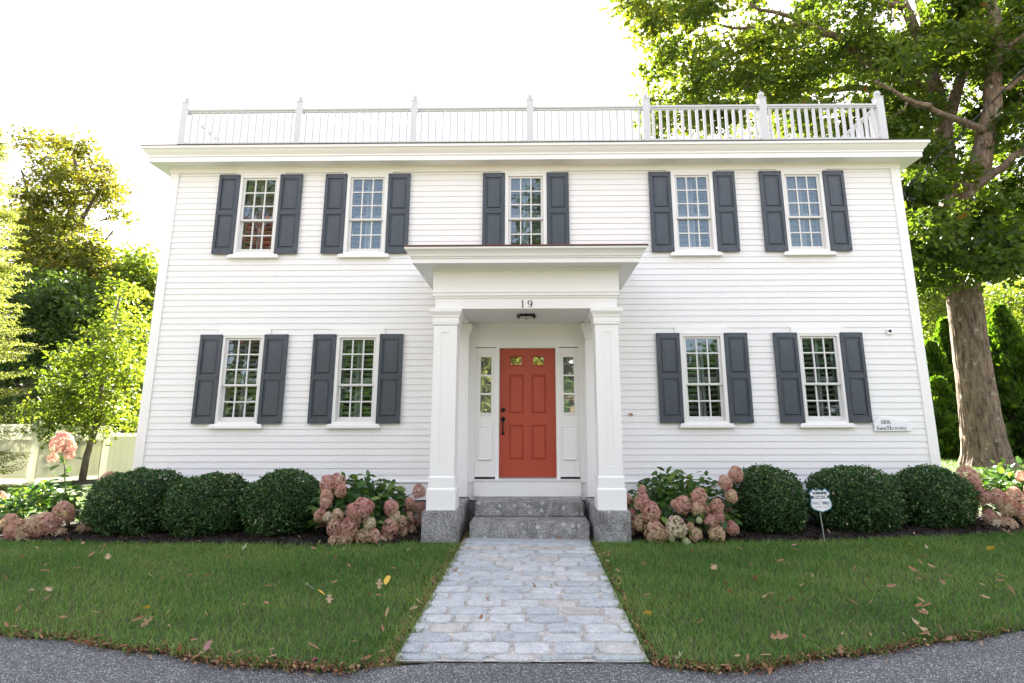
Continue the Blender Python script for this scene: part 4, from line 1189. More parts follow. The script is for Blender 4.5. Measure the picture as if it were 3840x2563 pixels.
# ---------------------------------------------------------------- trees
def crown_mesh(blobs, size, mat, rg, template=LOBED, droop=.25, flat=.8, tint=(0, .95), special=.002):
    """blobs: (centre, rx, rz, n, tint offset)"""
    PP, AA, NN, SS, TT = [], [], [], [], []
    for c, rx, rz, n, to in blobs:
        D = nrm(rg.normal(size=(n, 3)))
        rr = rg.random(n)**.55
        ph = rg.uniform(0, 6.28, 3)
        rr *= 1+.35*np.sin(D[:, 0]*3+ph[0])*np.sin(D[:, 1]*3+ph[1]+D[:, 2]*2)
        P = np.asarray(c)+D*rr[:, None]*np.array([rx, rx, rz])
        N = nrm(np.array([0, 0, flat])+D*.45+rg.normal(size=(n, 3))*.5)
        A = nrm(D*np.array([1, 1, .3])+rg.normal(size=(n, 3))*.6+np.array([0, 0, -droop]))
        N = nrm(N-(N*A).sum(1, keepdims=True)*A)
        PP.append(P); AA.append(A); NN.append(N); SS.append(rg.uniform(size*.7, size*1.25, n))
        TT.append(np.clip(tint[0]+(tint[1]-tint[0])*(.65*rg.random(n)+.35*rg.random())+to, 0, .96))
    P, A, N, S, T = map(np.concatenate, (PP, AA, NN, SS, TT))
    k = rg.random(len(T)) < special; T[k] = 1.0
    return stamp('crown', template[0], template[1], P, A, np.cross(N, A), N, S, T, mat)
def inpoly(u, v, poly):
    c = False; j = len(poly)-1
    for i in range(len(poly)):
        if (poly[i][1] > v) != (poly[j][1] > v) and u < (poly[j][0]-poly[i][0])*(v-poly[i][1])/(poly[j][1]-poly[i][1])+poly[i][0]: c = not c
        j = i
    return c
def spread(poly, n, yr, rg, avoid=None):
    us = [p[0] for p in poly]; vs = [p[1] for p in poly]; out = []
    while len(out) < n:
        u, v = rg.uniform(min(us), max(us)), rg.uniform(min(vs), max(vs))
        if not inpoly(u, v, poly): continue
        c = at(u, v, rg.uniform(*yr))
        if avoid is not None and avoid(c, u, v): continue
        out.append(c)
    return out
def twigs_to(m, blobs, nodes, r0, rg, every=1):
    nodes = np.array(nodes)
    w = [nodes[:-1]*(1-t)+nodes[1:]*t for t in (0, .25, .5, .75)]
    ok = np.linalg.norm(nodes[1:]-nodes[:-1], axis=1) < 3.5
    base = np.concatenate([q[ok] for q in w]+[nodes])
    rads = np.full(len(base)+len(blobs), r0*1.25); used = len(base)
    nodes = np.concatenate([base, np.zeros((len(blobs), 3))])
    order = sorted(range(len(blobs)), key=lambda i: ((base-np.asarray(blobs[i][0]))**2).sum(1).min())
    for i in order:
        b = blobs[i]
        c = np.asarray(b[0]); j = np.argmin(((nodes[:used]-c)**2).sum(1)); a = nodes[j]; r0 = rads[j]*.8
        if np.linalg.norm(c-a) > 4.5: continue
        nodes[used] = c; rads[used] = max(r0*.62, .008); used += 1
        mid = (a+c)/2+rg.normal(size=3)*.12*np.linalg.norm(c-a)+np.array([0, 0, .08*np.linalg.norm(c-a)])
        m.tube([tuple(a), tuple(mid), tuple(c)], [r0, r0*.8, r0*.6], 5)

# --- the big oak
rgo = np.random.default_rng(21)
oak = empty('oak_tree', (10.55, 4.4, .36), 0, 'huge oak with thick ridged trunk and spreading crown reaching over the house roof', 'tree')
o3 = np.array([10.55, 4.4, .36])
LIMBS = {
 'A': ([(10.81, 4.5, 6.88), (10.87, 4.7, 7.57), (11.07, 4.9, 8.35), (11.25, 5.1, 9.27), (11.49, 5.4, 10.57), (11.66, 5.7, 11.78), (11.87, 6.0, 13.44), (12.0, 6.2, 15.5)], .36, .12),
 'B': ([(10.81, 4.5, 6.88), (11.26, 4.1, 7.81), (11.51, 4.0, 8.66), (11.79, 3.9, 9.74), (11.97, 3.8, 10.73), (12.04, 3.8, 11.7), (11.99, 3.8, 12.6), (11.9, 3.7, 14.5)], .33, .11),
 'B2': ([(11.91, 3.8, 10.51), (12.1, 3.6, 10.79), (12.6, 3.2, 11.1), (13.6, 2.7, 11.8)], .13, .05),
 'B3': ([(11.25, 5.1, 9.27), (12.1, 5.3, 10.91), (12.53, 5.4, 11.56), (13.23, 5.5, 12.47), (13.62, 5.6, 13.73)], .20, .07),
 'C': ([(11.45, 4.0, 8.56), (10.75, 3.7, 8.76), (9.88, 3.3, 8.78), (9.2, 3.0, 8.81), (8.73, 2.8, 8.88), (7.9, 2.5, 9.1)], .12, .04),
 'D': ([(10.62, 4.45, 6.30), (9.8, 4.0, 6.45), (9.24, 3.7, 6.5), (8.6, 3.5, 6.46), (8.0, 3.2, 6.3)], .22, .07),
 'D2': ([(10.6, 4.4, 5.3), (9.9, 4.0, 5.45), (9.2, 3.7, 5.62), (8.6, 3.5, 5.7)], .15, .05),
 'E': ([(11.66, 5.7, 11.78), (11.1, 5.4, 12.66), (10.69, 5.2, 13.37), (10.35, 5.0, 13.76), (9.8, 4.8, 14.6)], .22, .09),
 'E2': ([(10.72, 5.2, 13.19), (10.01, 5.0, 13.15), (9.37, 4.8, 13.18), (8.5, 4.6, 13.5)], .12, .05),
 'F': ([(11.5, 5.4, 10.46), (10.51, 5.2, 10.8), (9.84, 5.0, 10.97), (9.01, 4.8, 11.41), (8.29, 4.6, 11.85), (7.71, 4.5, 12.07), (7.03, 4.4, 12.29), (6.0, 4.3, 12.6)], .19, .05),
 'G': ([(10.96, 4.4, 7.09), (11.26, 4.0, 7.4), (11.7, 3.6, 7.76), (12.4, 3.2, 8.3), (13.4, 2.8, 8.9)], .15, .05),
 'H': ([(11.75, 3.9, 9.63), (12.1, 3.6, 9.75), (12.7, 3.3, 10.0), (13.6, 3.0, 10.4)], .11, .04),
 'I': ([(9.84, 5.0, 10.97), (9.98, 5.2, 11.92), (9.73, 5.3, 12.48), (9.72, 5.4, 13.24)], .10, .04),
 'J': ([(8.29, 4.6, 11.85), (7.57, 4.8, 12.36), (6.61, 5.0, 12.4), (5.85, 5.2, 12.6), (4.56, 5.4, 13.11)], .10, .03),
 'K': ([(11.66, 5.7, 11.78), (10.73, 6.0, 11.08), (9.31, 6.3, 11.3), (7.69, 6.5, 11.42), (5.53, 6.7, 11.9), (4.58, 6.8, 12.29)], .15, .04)}
tk = MB()
tz = [.20, .36, .52, .75, 1.1, 1.6, 2.33, 3.15, 4.59, 5.6, 6.31, 6.9]
tx_ = [10.55, 10.55, 10.55, 10.545, 10.54, 10.53, 10.53, 10.52, 10.56, 10.59, 10.62, 10.80]
tr_ = [.70, .64, .53, .46, .42, .39, .365, .35, .34, .35, .38, .37]
pts = [(x, 4.4+.02*math.sin(z), z) for x, z in zip(tx_, tz)]
fine = []; fr = []
for i in range(len(pts)-1):
    for k in range(4):
        t = k/4; fine.append(tuple(a*(1-t)+b*t for a, b in zip(pts[i], pts[i+1]))); fr.append(tr_[i]*(1-t)+tr_[i+1]*t)
fine.append(pts[-1]); fr.append(tr_[-1])
# ridged bark is real relief on the trunk
seg = 96; vs = []
for i, (p, r) in enumerate(zip(fine, fr)):
    for k in range(seg):
        th = 2*math.pi*k/seg
        root = max(0, (1.2-(p[2]-.2))/1.2)**2*.16*math.cos(5*th+.8)
        ridge = .05*abs(math.sin(th*13+1.3*math.sin(p[2]*3.1+th*2)))+.02*math.sin(th*31+2*math.sin(p[2]*5))
        rr = r*(1+root*.6+ridge-.012)+.015*math.sin(3*th+p[2])
        vs.append((p[0]+rr*math.cos(th), p[1]+rr*math.sin(th), p[2]))
tk.add(vs, [(i*seg+k, i*seg+(k+1) % seg, (i+1)*seg+(k+1) % seg, (i+1)*seg+k) for i in range(len(fine)-1) for k in range(seg)])
for nm, (pts, r0, r1) in LIMBS.items():
    n = len(pts)
    q = []; rr = []
    for i in range(n-1):
        for k in range(3):
            t = k/3; w = np.array(pts[i])*(1-t)+np.array(pts[i+1])*t
            w = w+rgo.normal(size=3)*.03*(0 if (i == 0 and k == 0) else 1); q.append(tuple(w)); f = (i+t)/(n-1); rr.append(r0*(1-f)+r1*f)
    q.append(pts[-1]); rr.append(r1); rr = [.8*z_ for z_ in rr]
    tk.tube(q, rr, 14, 0, .05)
nodes = [p for nm, (pts, a, b) in LIMBS.items() for p in pts]
OAKP = [(1425, -10), (1452, 60), (1500, 110), (1475, 160), (1462, 205), (1500, 235), (1486, 325), (1560, 330), (2050, 330), (2085, 420), (2095, 560), (2105, 650), (2150, 650), (2185, 612), (2260, 625), (2360, 595), (2360, -10)]
def proj(p):
    d = np.asarray(p)-CAM; z = d@_F
    return ((CW/2+SHX+FPX*(d@_R)/z)/1.63474, (CH/2+SHY-FPX*(d@_U)/z)/1.63474)
BARE = []
for nm, wd in (('A', 30), ('B', 30), ('B3', 20), ('F', 12), ('E', 18)):
    q = LIMBS[nm][0]
    for a, b in zip(q[:-1], q[1:]):
        for t in (0, .33, .66):
            w = np.array(a)*(1-t)+np.array(b)*t; BARE.append((*proj(w), w[1], wd))
for z in np.arange(4.6, 7, .2): BARE.append((*proj((10.6, 4.4, z)), 4.2, 48))
BARE = np.array(BARE)
def oak_avoid(c, u, v):
    if c[0] < 8.4 and rgo.random() < .50: return True
    if u > 2085 and v > 330 and rgo.random() < .5: return True
    near = (np.hypot(BARE[:, 0]-u, BARE[:, 1]-v) < BARE[:, 3]+18) & (BARE[:, 2]+.5 > c[1])
    if near.any() and rgo.random() < .82: return True
    if c[0] < 7.2 and c[2] < 8.3: return True
    # keep holes where the sky shows through
    for hu, hv, hr in ((1665, 70, 34), (1490, 190, 22), (1640, 190, 22), (1760, 165, 20), (2185, 470, 26), (2140, 510, 18), (1840, 60, 18), (2320, 300, 25), (2230, 590, 18), (2120, 480, 16)):
        if (u-hu)**2+(v-hv)**2 < (hr*1.25)**2: return True
    if 2120 < u < 2270 and 160 < v < 540 and rgo.random() < .45: return True
    return False
bl = []
for c in spread(OAKP, 250, (3.3, 6.3), rgo, oak_avoid):
    s = rgo.uniform(.34, .68); bl.append((c, s*1.2, s*.66, int((400 if c[0] > 9.5 else 300)*s), .28*float(np.clip((9.5-c[0])/3, 0, 1))-.05))  # leaf tint paler toward the house, painting in the backlit glow
for c in spread([(2080, 420), (2250, 440), (2360, 560), (2360, 595), (2260, 628), (2180, 610), (2110, 655), (2090, 560)], 34, (1.8, 4.2), rgo, oak_avoid):
    s = rgo.uniform(.40, .66); bl.append((c, s*1.2, s*.65, int(430*s), -.1))
for k in range(60):   # the part of the crown above and beside the frame
    c = np.array([rgo.uniform(4, 18), rgo.uniform(0, 10), rgo.uniform(8, 19)])
    if ((c[0]-11.5)/7.5)**2+((c[1]-4.5)/6)**2+((c[2]-12.5)/6.5)**2 > 1 or c[2] < 1.5+(c[1]+9.3)*.98 or c[1] > 4.5: continue
    bl.append((c, 1.2, .9, 420, 0))
for k in range(95):   # the side of the crown the frame cuts off
    c = np.array([rgo.uniform(12.5, 18), rgo.uniform(1.5, 7), rgo.uniform(6, 16.5)])
    if ((c[0]-11.5)/6.8)**2+((c[1]-4.3)/4)**2+((c[2]-11)/6.2)**2 > 1 or proj(c)[0] < 2390: continue
    bl.append((c, .95, .6, 330, 0))
twigs_to(tk, bl, nodes, .035, rgo)
tk.v = [(x-o3[0], y-o3[1], z-o3[2]) for x, y, z in tk.v]
link('trunk', tk.mesh('trunk', M['bark'], smooth=True), oak)
bl = [(c-o3, a, b, n, t) for c, a, b, n, t in bl]
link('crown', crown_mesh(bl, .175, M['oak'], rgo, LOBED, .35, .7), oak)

def tree(name, base, label, cat, limbs, blobs, leaf, mat, bark, rg, group=None, template=LOBED, tw=.02, **kw):
    r = empty(name, tuple(base), 0, label, cat, group); b3 = np.array(base)
    m = MB()
    for pts, r0, r1 in limbs:
        n = len(pts); m.tube(pts, [r0+(r1-r0)*i/(n-1) for i in range(n)], 10, 0, .04)
    twigs_to(m, blobs, [p for l in limbs for p in l[0]], tw, rg)
    m.v = [(x-b3[0], y-b3[1], z-b3[2]) for x, y, z in m.v]
    link('trunk', m.mesh('trunk', M[bark], smooth=True), r)
    link('crown', crown_mesh([(np.asarray(c)-b3, a, b, n, t) for c, a, b, n, t in blobs], leaf, M[mat], rg, template, **kw), r)
    return r
def up(base, top, k=6, w=.15, rg=rng):
    b, t = np.array(base, float), np.array(top, float)
    return [tuple(b+(t-b)*i/(k-1)+(rg.normal(size=3)*w*np.array([1, 1, .2]) if 0 < i < k-1 else 0)) for i in range(k)]
def fill(poly, n, yr, rg, smin, smax, dens, toff=lambda c, u=0: 0, flat=.75, avoid=None):
    out = []
    for c in spread(poly, n, yr, rg, avoid):
        s = rg.uniform(smin, smax); out.append((c, s*1.1, s*flat, int(dens*s*s), toff(c)))
    return out
# --- tall turning maple behind the fence
rgm = np.random.default_rng(41)
BM = [(45, 296), (110, 305), (180, 315), (228, 348), (258, 415), (285, 495), (255, 500), (225, 470), (196, 500), (215, 545), (275, 595), (318, 650), (322, 730), (220, 790), (40, 780), (-10, 700), (-10, 610), (36, 560), (32, 480), (62, 420), (40, 345)]
bl = fill(BM, 135, (12.5, 15.5), rgm, .45, .9, 400, lambda c: .34*float(np.clip((c[2]-9.5)/7+(c[0]+21)/8, -.6, .7))-.08)
bl += fill([(0, 600), (275, 595), (322, 655), (322, 745), (0, 765)], 45, (12.2, 14), rgm, .45, .8, 420, lambda c: .05)
tree('maple_tree', (-20.2, 14.2, -.05), 'tall maple turning orange at the top, rising behind the white fence', 'tree',
     [(up((-20.2, 14.2, -.05), (-20.5, 14.2, 13.6), 8, .2, rgm), .38, .06), (up((-20.3, 14.2, 8), (-18.2, 13.6, 12.2), 5, .12, rgm), .14, .03), (up((-20.3, 14.2, 7), (-22.5, 14, 12.5), 5, .12, rgm), .12, .03), (up((-20.2, 14.2, 6), (-17.6, 13.5, 9.5), 5, .1, rgm), .12, .03)],
     bl, .19, 'maple_fall', 'bark_dark', rgm, 'trees behind the fence', tw=.025, special=.02)
# --- dark green tree below it
rgd = np.random.default_rng(42)
bl = fill([(-30, 690), (40, 640), (110, 620), (190, 660), (210, 720), (160, 800), (110, 860), (95, 930), (60, 985), (-30, 990)], 85, (9.0, 11.5), rgd, .45, .8, 520, lambda c: -.1)
tree('shade_tree', (-16.6, 10.2, -.05), 'dark green bushy tree behind the lattice-topped fence', 'tree',
     [(up((-16.6, 10.2, -.05), (-16.8, 10.2, 5.6), 6, .1, rgd), .16, .04), (up((-16.6, 10.2, 1.2), (-15.4, 9.7, 4.6), 5, .1, rgd), .09, .03), (up((-16.6, 10.2, 1.0), (-18, 9.7, 4.2), 5, .1, rgd), .09, .03)],
     bl, .16, 'dark_green', 'bark_dark', rgd, 'trees behind the fence')
rgd = np.random.default_rng(43)
bl = fill([(265, 640), (300, 590), (355, 575), (372, 600), (365, 800), (345, 960), (270, 900), (250, 760)], 60, (12, 15.5), rgd, .55, .95, 420, lambda c: .0)
tree('leafy_tree', (-14.6, 13.6, -.05), 'mid-green leafy tree behind the young maple, touching the house corner in view', 'tree',
     [(up((-14.6, 13.6, -.05), (-14.8, 13.6, 7.2), 6, .1, rgd), .2, .04), (up((-14.6, 13.6, 2.5), (-13, 13.3, 6.4), 5, .1, rgd), .09, .03)], bl, .17, 'light_green', 'bark_dark', rgd, 'trees behind the fence')
rgd = np.random.default_rng(44)
bl = fill([(-40, 800), (60, 780), (200, 760), (300, 740), (345, 780), (340, 1000), (120, 985), (-40, 990)], 70, (16, 19), rgd, .8, 1.2, 330, lambda c: -.12)
tree('backdrop_tree', (-22.0, 18, -.05), 'dark low tree deep behind the fence in the shade of the maple', 'tree', [(up((-22, 18, -.05), (-22, 18, 5), 5, .1, rgd), .25, .05)], bl, .22, 'dark_green', 'bark_dark', rgd, 'trees behind the fence')
# --- young maple in front of the fence
rgy = np.random.default_rng(45)
YM = [(268, 640), (238, 705), (195, 760), (140, 795), (108, 835), (88, 890), (70, 930), (60, 965), (100, 985), (112, 1005), (160, 1005), (200, 1000), (225, 985), (262, 1020), (262, 990), (300, 985), (330, 930), (345, 850), (335, 720), (305, 650)]
bl = fill(YM, 175, (4.7, 6.6), rgy, .20, .38, 600, lambda c: .18*float(c[0] > -11.3)-.02, .8)  # leaves on the house side tinted paler to paint in the sunlit side
tree('young_maple', (-11.44, 5.75, -.02), 'young maple with slim trunk and bright sunlit leaves in front of the fence', 'tree',
     [(up((-11.44, 5.75, -.05), (-11.1, 5.7, 4.9), 8, .04, rgy), .085, .02), (up((-11.38, 5.75, 1.25), (-10.5, 5.6, 2.2), 4, .03, rgy), .035, .01), (up((-11.38, 5.75, 1.3), (-12.4, 5.5, 2.1), 4, .03, rgy), .035, .01), (up((-11.3, 5.75, 1.9), (-10.6, 5.9, 3.4), 4, .03, rgy), .03, .01), (up((-11.3, 5.75, 2.0), (-12.1, 5.8, 3.3), 4, .03, rgy), .03, .01)],
     bl, .115, 'light_green', 'bark_young', rgy, tw=.008, special=.03)
mr = MB(); mr.lathe([(1.05, -.04), (1.0, .03), (.5, .07), (.1, .09), (.001, .09)], (-11.3, 5.75, 0), 28); tag(mr.build('mulch_ring', M['mulch'], smooth=True), kind='structure')
# --- spruce at the left edge
def spruce(base, H, R0, label, rg, zlo=.5, levels=26):
    r = empty('spruce_tree', base, 0, label, 'tree')
    m = MB(); m.tube([(0, 0, -.05), (0, 0, H*.5), (0, 0, H)], [.14, .08, .015], 10)
    P, A, N = [], [], []
    for i in range(levels):
        z = zlo+(H-zlo)*(i/levels)**.95; L = R0*(1-z/H)**.8+.12
        for k in range(13):
            a = rg.uniform(0, 6.283); l = L*rg.uniform(.75, 1.12)
            d = np.array([math.cos(a), math.sin(a), 0]); pts = []
            zb_ = z+rg.uniform(-.22, .22); dr_ = rg.uniform(.22, .48)
            for t in np.linspace(0, 1, 6): pts.append(np.array([0, 0, zb_])+d*l*t+np.array([0, 0, -dr_*l*t+.28*l*t*t]))
            m.tube([tuple(q) for q in pts], [.016, .014, .011, .009, .006, .003], 4)
            side = np.array([-d[1], d[0], 0])
            for t in np.linspace(.12, 1, int(9+l*10)):
                c = pts[0]+d*l*t+np.array([0, 0, -dr_*l*t+.28*l*t*t])
                for s in (-1, 1):
                    tl = (.30*l*(1-t)+.10)*rg.uniform(.7, 1.2)
                    tdir = nrm((d*.75+side*s*.8+np.array([0, 0, -.35]))[None])[0]
                    nn = max(2, int(tl/.030))
                    for q in range(nn):
                        P.append(c+tdir*tl*q/nn); ax = tdir+rg.normal(size=3)*.55; A.append(ax); N.append(rg.normal(size=3)+np.array([0, 0, .6]))
    P, A, N = np.array(P), nrm(np.array(A)), np.array(N)
    N = nrm(N-(N*A).sum(1, keepdims=True)*A)
    link('trunk', m.mesh('trunk', M['bark_dark']), r)
    link('crown', stamp('crown', [(0, 0, 0), (.5, .13, .03), (1, 0, 0), (.5, -.13, .03)], [(0, 2, 1), (0, 3, 2)], P, A, np.cross(N, A), N, rg.uniform(.05, .09, len(P)), rg.random(len(P)), M['spruce']), r)
spruce((-12.95, 3.2, -.02), 8.8, 2.0, 'pale green spruce with drooping branches at the edge of the lawn', np.random.default_rng(51))

# --- arborvitae row on the oak side
def arbor(base, H, R, label, seed, n=5200):
    rg = np.random.default_rng(seed)
    r = empty('arborvitae', base, 0, label, 'evergreen', 'arborvitae row beyond the oak')
    z = rg.random(n)**1.15; a = rg.uniform(0, 6.283, n)
    prof = R*np.minimum(1, (1-z)**.72*1.25)*np.minimum(1, .72+z*2.2)
    ph = rg.uniform(0, 6.28, 4)
    lob = 1+.20*np.sin(a*5+z*9+ph[0])+.14*np.sin(z*34+a*3+ph[1])+.07*np.sin(a*11+z*23+ph[2])
    rr = prof*lob*(1-.35*rg.random(n)**2)
    D = np.stack([np.cos(a), np.sin(a), np.zeros(n)], 1)
    P = D*rr[:, None]; P[:, 2] = z*H+.05
    A = nrm(D*.55+np.array([0, 0, .85])+rg.normal(size=(n, 3))*.35)
    T_ = np.stack([-np.sin(a), np.cos(a), np.zeros(n)], 1)
    N = nrm(T_*rg.normal(size=(n, 1))+D*.6+rg.normal(size=(n, 3))*.3); N = nrm(N-(N*A).sum(1, keepdims=True)*A)
    tv = [(0, 0, 0), (.35, .22, .02), (.75, .34, .04), (.68, .13, .02), (1, .05, 0), (.72, -.10, .02), (.80, -.33, .04), (.35, -.22, .02)]
    clump = .5+.5*np.sin(a*6+z*17+ph[3])*np.sin(z*29+a*2)
    link('foliage', stamp('foliage', tv, [(0, 3, 2, 1), (0, 5, 4, 3), (0, 7, 6, 5)], P, A, np.cross(N, A), N, rg.uniform(.13, .24, n), np.clip(.55*rg.random(n)+.4*clump, 0, 1), M['arbor']), r)
    m = MB(); m.tube([(0, 0, -.1), (0, 0, H*.9)], [.09, .02], 8); m.build('trunk', M['bark_dark'], r)
    c = MB(); c.lathe([(R*.5, .25), (R*.72, H*.15), (R*.66, H*.4), (R*.42, H*.7), (.02, H*.95)], (0, 0, 0), 14); c.build('dark_core', M['core_shade'], r, smooth=True)  # dark solid core stands in for shade inside the foliage
for i, (u, top, R, yy, lb) in enumerate([
    (2134, 795, .55, 8.6, 'narrow arborvitae close to the house corner'),
    (2168, 742, .62, 9.2, 'arborvitae with a sunlit tip just beside the oak trunk on the house side'),
    (2186, 870, .75, 7.8, 'shorter broad arborvitae half behind the oak trunk'),
    (2150, 880, .6, 7.6, 'short arborvitae in front of the row near the house'),
    (2292, 712, .80, 8.4, 'tallest pointed arborvitae standing clear beside the oak trunk'),
    (2336, 800, .85, 7.9, 'wide dark arborvitae at the frame edge beyond the oak'),
    (2262, 850, .72, 8.8, 'mid-height arborvitae peeping past the oak trunk on the street side')]):
    p = at(u, top, yy); gz = .32
    arbor((float(p[0]), yy, gz), float(p[2]-gz), R*1.15, lb, 60+i)
# --- trees far behind on the right
rgf = np.random.default_rng(71)
bl = fill([(2080, 640), (2150, 640), (2190, 700), (2190, 900), (2080, 900)], 45, (13, 16), rgf, .6, .95, 380, lambda c: .05)
tree('sunlit_tree', (18.2, 14.5, .2), 'sunlit green tree between the house corner and the oak trunk', 'tree', [(up((18.2, 14.5, .1), (18, 14.5, 6.5), 5, .1, rgf), .2, .05)], bl, .18, 'light_green', 'bark_dark', rgf, 'far trees beyond the oak')
bl = fill([(2230, 640), (2360, 600), (2420, 700), (2400, 960), (2240, 940)], 60, (18, 23), rgf, .8, 1.3, 230, lambda c: .12)
tree('airy_tree', (27, 21, .2), 'pale airy tree far behind the tall arborvitae', 'tree', [(up((27, 21, .1), (26.5, 21, 9), 6, .15, rgf), .25, .05), (up((27, 21, 4), (29, 21, 8), 4, .1, rgf), .1, .03), (up((27, 21, 3.5), (24.8, 20.6, 8), 4, .1, rgf), .1, .03)], bl, .19, 'light_green', 'bark_dark', rgf, 'far trees beyond the oak')
bl = fill([(2060, 690), (2420, 650), (2420, 1000), (2060, 1000)], 80, (26, 31), rgf, 1.2, 1.9, 150, lambda c: 0)
tree('distant_tree', (30, 28, 0), 'broad green tree closing the view far beyond the arborvitae row', 'tree', [(up((30, 28, 0), (30, 28, 8), 5, .1, rgf), .3, .08)], bl, .3, 'light_green', 'bark_dark', rgf, 'far trees beyond the oak')

# --- trees across the street (the windows mirror them)
def street_tree(base, H, R, mat, label, seed, nb=60):
    low = .42 if mat == 'red_maple' else 0
    rg = np.random.default_rng(seed); bl = []
    while len(bl) < nb:
        c = rg.uniform(-1, 1, 3)
        if (c**2).sum() > 1 or .54+.48*c[2] < low: continue
        s = rg.uniform(.8, 1.3); bl.append((np.array([base[0]+c[0]*R, base[1]+c[1]*R, base[2]+H*.54+c[2]*H*.48]), s*1.1, s*.8, 190, 0))
    tree('street_tree', base, label, 'tree', [(up(base, (base[0], base[1], H*.85), 6, .15, rg), .28, .06), (up((base[0], base[1], H*.3), (base[0]+R*.6, base[1], H*.75), 4, .1, rg), .12, .04), (up((base[0], base[1], H*.3), (base[0]-R*.6, base[1], H*.75), 4, .1, rg), .12, .04)],
         bl, .30, mat, 'bark_dark', rg, 'trees across the street mirrored in the windows')
for i, (x, y, H, R, mt, lb) in enumerate([
    (-15.2, -20, 16, 4.2, 'maple_fall', 'orange-tinted street tree mirrored in the window farthest from the oak'),
    (-7.5, -20, 7, 3.0, 'light_green', 'green street tree mirrored in the lower windows on the fence side'),
    (-2.4, -18.5, 7.5, 2.8, 'maple_fall', 'yellowing street tree mirrored in the sidelights of the red door'),
    (1.9, -20, 17, 2.7, 'dark_green', 'tall green street tree mirrored in the window over the porch'),
    (10.5, -21, 6.0, 2.8, 'light_green', 'low street tree mirrored in the lower windows by the plaque'),
    (-13.0, -18.6, 13.5, 1.5, 'red_maple', 'slim red street maple mirrored in the window farthest from the oak'),
    (15.2, -21, 8.5, 3.2, 'dark_green', 'dark street tree opposite the oak, mirrored in the window by the plaque')]):
    street_tree((x, y, -.05), H, R, mt, lb, 80+i)

rgt = np.random.default_rng(97); bl = []
for k in range(190):
    bl.append((np.array([rgt.uniform(-60, 60), rgt.uniform(-36, -31), rgt.uniform(.2, 2.6)]), 1.7, 1.2, 110, 0))
for k in range(300):
    bl.append((np.array([rgt.uniform(-90, 95), rgt.uniform(44, 52), rgt.uniform(.3, 6.5)]), 2.6, 2.0, 110, 0))
for k in range(120):
    sg = -1 if k % 2 else 1
    bl.append((np.array([sg*rgt.uniform(44, 52), rgt.uniform(-25, 45), rgt.uniform(.3, 6)]), 2.6, 2.0, 110, 0))
tl = link('treeline', crown_mesh(bl, .45, M['dark_green'], rgt)); tag(tl, kind='stuff')

# ---------------------------------------------------------------- fence
fn = empty('vinyl_fence', (-12.5, 5.3, 0), 0, 'cream vinyl privacy fence with lattice top and ball-capped post behind the young maple', 'fence')
def fpanel(a, b, lattice, H):
    L = math.hypot(b[0]-a[0], b[1]-a[1]); an = math.atan2(b[1]-a[1], b[0]-a[0])
    loc = (a[0]+12.5, a[1]-5.3, 0)
    m = MB(); top = H-.30 if lattice else H
    m.box(.05, L-.05, -.025, .025, .03, .17); m.box(.05, L-.05, -.025, .025, top-.09, top)
    n = max(3, int(L/.17)); w = (L-.1)/n
    for i in range(n): m.box(.05+i*w+.003, .05+(i+1)*w-.003, -.012, .012, .17, top-.09)
    m.box(.05, L-.05, -.006, .006, .17, top-.09)
    o = m.build('fence_panel', M['vinyl'], fn); o.location = loc; o.rotation_euler = (0, 0, an)
    if lattice:
        m = MB(); z0, z1 = top+.0, H-.06
        m.box(.05, L-.05, -.025, .025, z1, H)
        s = .075; k = int((L+.3)/s)
        for i in range(-4, k):
            for sg in (1, -1):
                x0 = .05+i*s; h = z1-z0
                xa, xb = (x0, x0+h) if sg > 0 else (x0+h, x0)
                za, zb = z0, z1
                # clip to the panel
                pts = []
                for xx, zz in ((xa, za), (xb, zb)): pts.append([xx, zz])
                lo, hi = .05, L-.05
                def cl(p, q):
                    (x1, z1_), (x2, z2) = p, q
                    if x1 < lo: z1_ += (lo-x1)*(z2-z1_)/(x2-x1); x1 = lo
                    if x1 > hi: z1_ += (hi-x1)*(z2-z1_)/(x2-x1); x1 = hi
                    return [x1, z1_]
                if max(xa, xb) <= lo or min(xa, xb) >= hi: continue
                p, q = cl(pts[0], pts[1]), cl(pts[1], pts[0])
                dx, dz = q[0]-p[0], q[1]-p[1]; LL = math.hypot(dx, dz)
                if LL < .03: continue
                nx, nz = -dz/LL*.013, dx/LL*.013; yo = -.004*sg
                m.prism_y([(p[0]+nx, p[1]+nz), (p[0]-nx, p[1]-nz), (q[0]-nx, q[1]-nz), (q[0]+nx, q[1]+nz)], yo-.0035, yo+.0035)
        o = m.build('lattice_top', M['vinyl'], fn); o.location = loc; o.rotation_euler = (0, 0, an)
def fpost(p, H):
    m = MB(); m.box(-.065, .065, -.065, .065, -.1, H+.04); m.loops([(.015, H+.04), (.015, H+.06), (-.03, H+.085)], (-.065, .065, -.065, .065))
    o = m.build('fence_post', M['vinyl'], fn); o.location = (p[0]+12.5, p[1]-5.3, 0)
    c = MB(); c.ball((0, 0, H+.13), .062, 14); c.build('post_cap', M['vinyl'], o, smooth=True)
FP = [(-17.2, 5.3), (-14.8, 5.3), (-12.42, 5.33), (-11.35, 6.3), (-10.3, 7.9), (-9.3, 9.6)]
HT = [1.50, 1.50, 1.46, 1.25, 1.25]
for i in range(5): fpanel(FP[i], FP[i+1], i < 3, HT[i])
for i, p in enumerate(FP): fpost(p, HT[min(i, 4)] if i != 3 else 1.25)

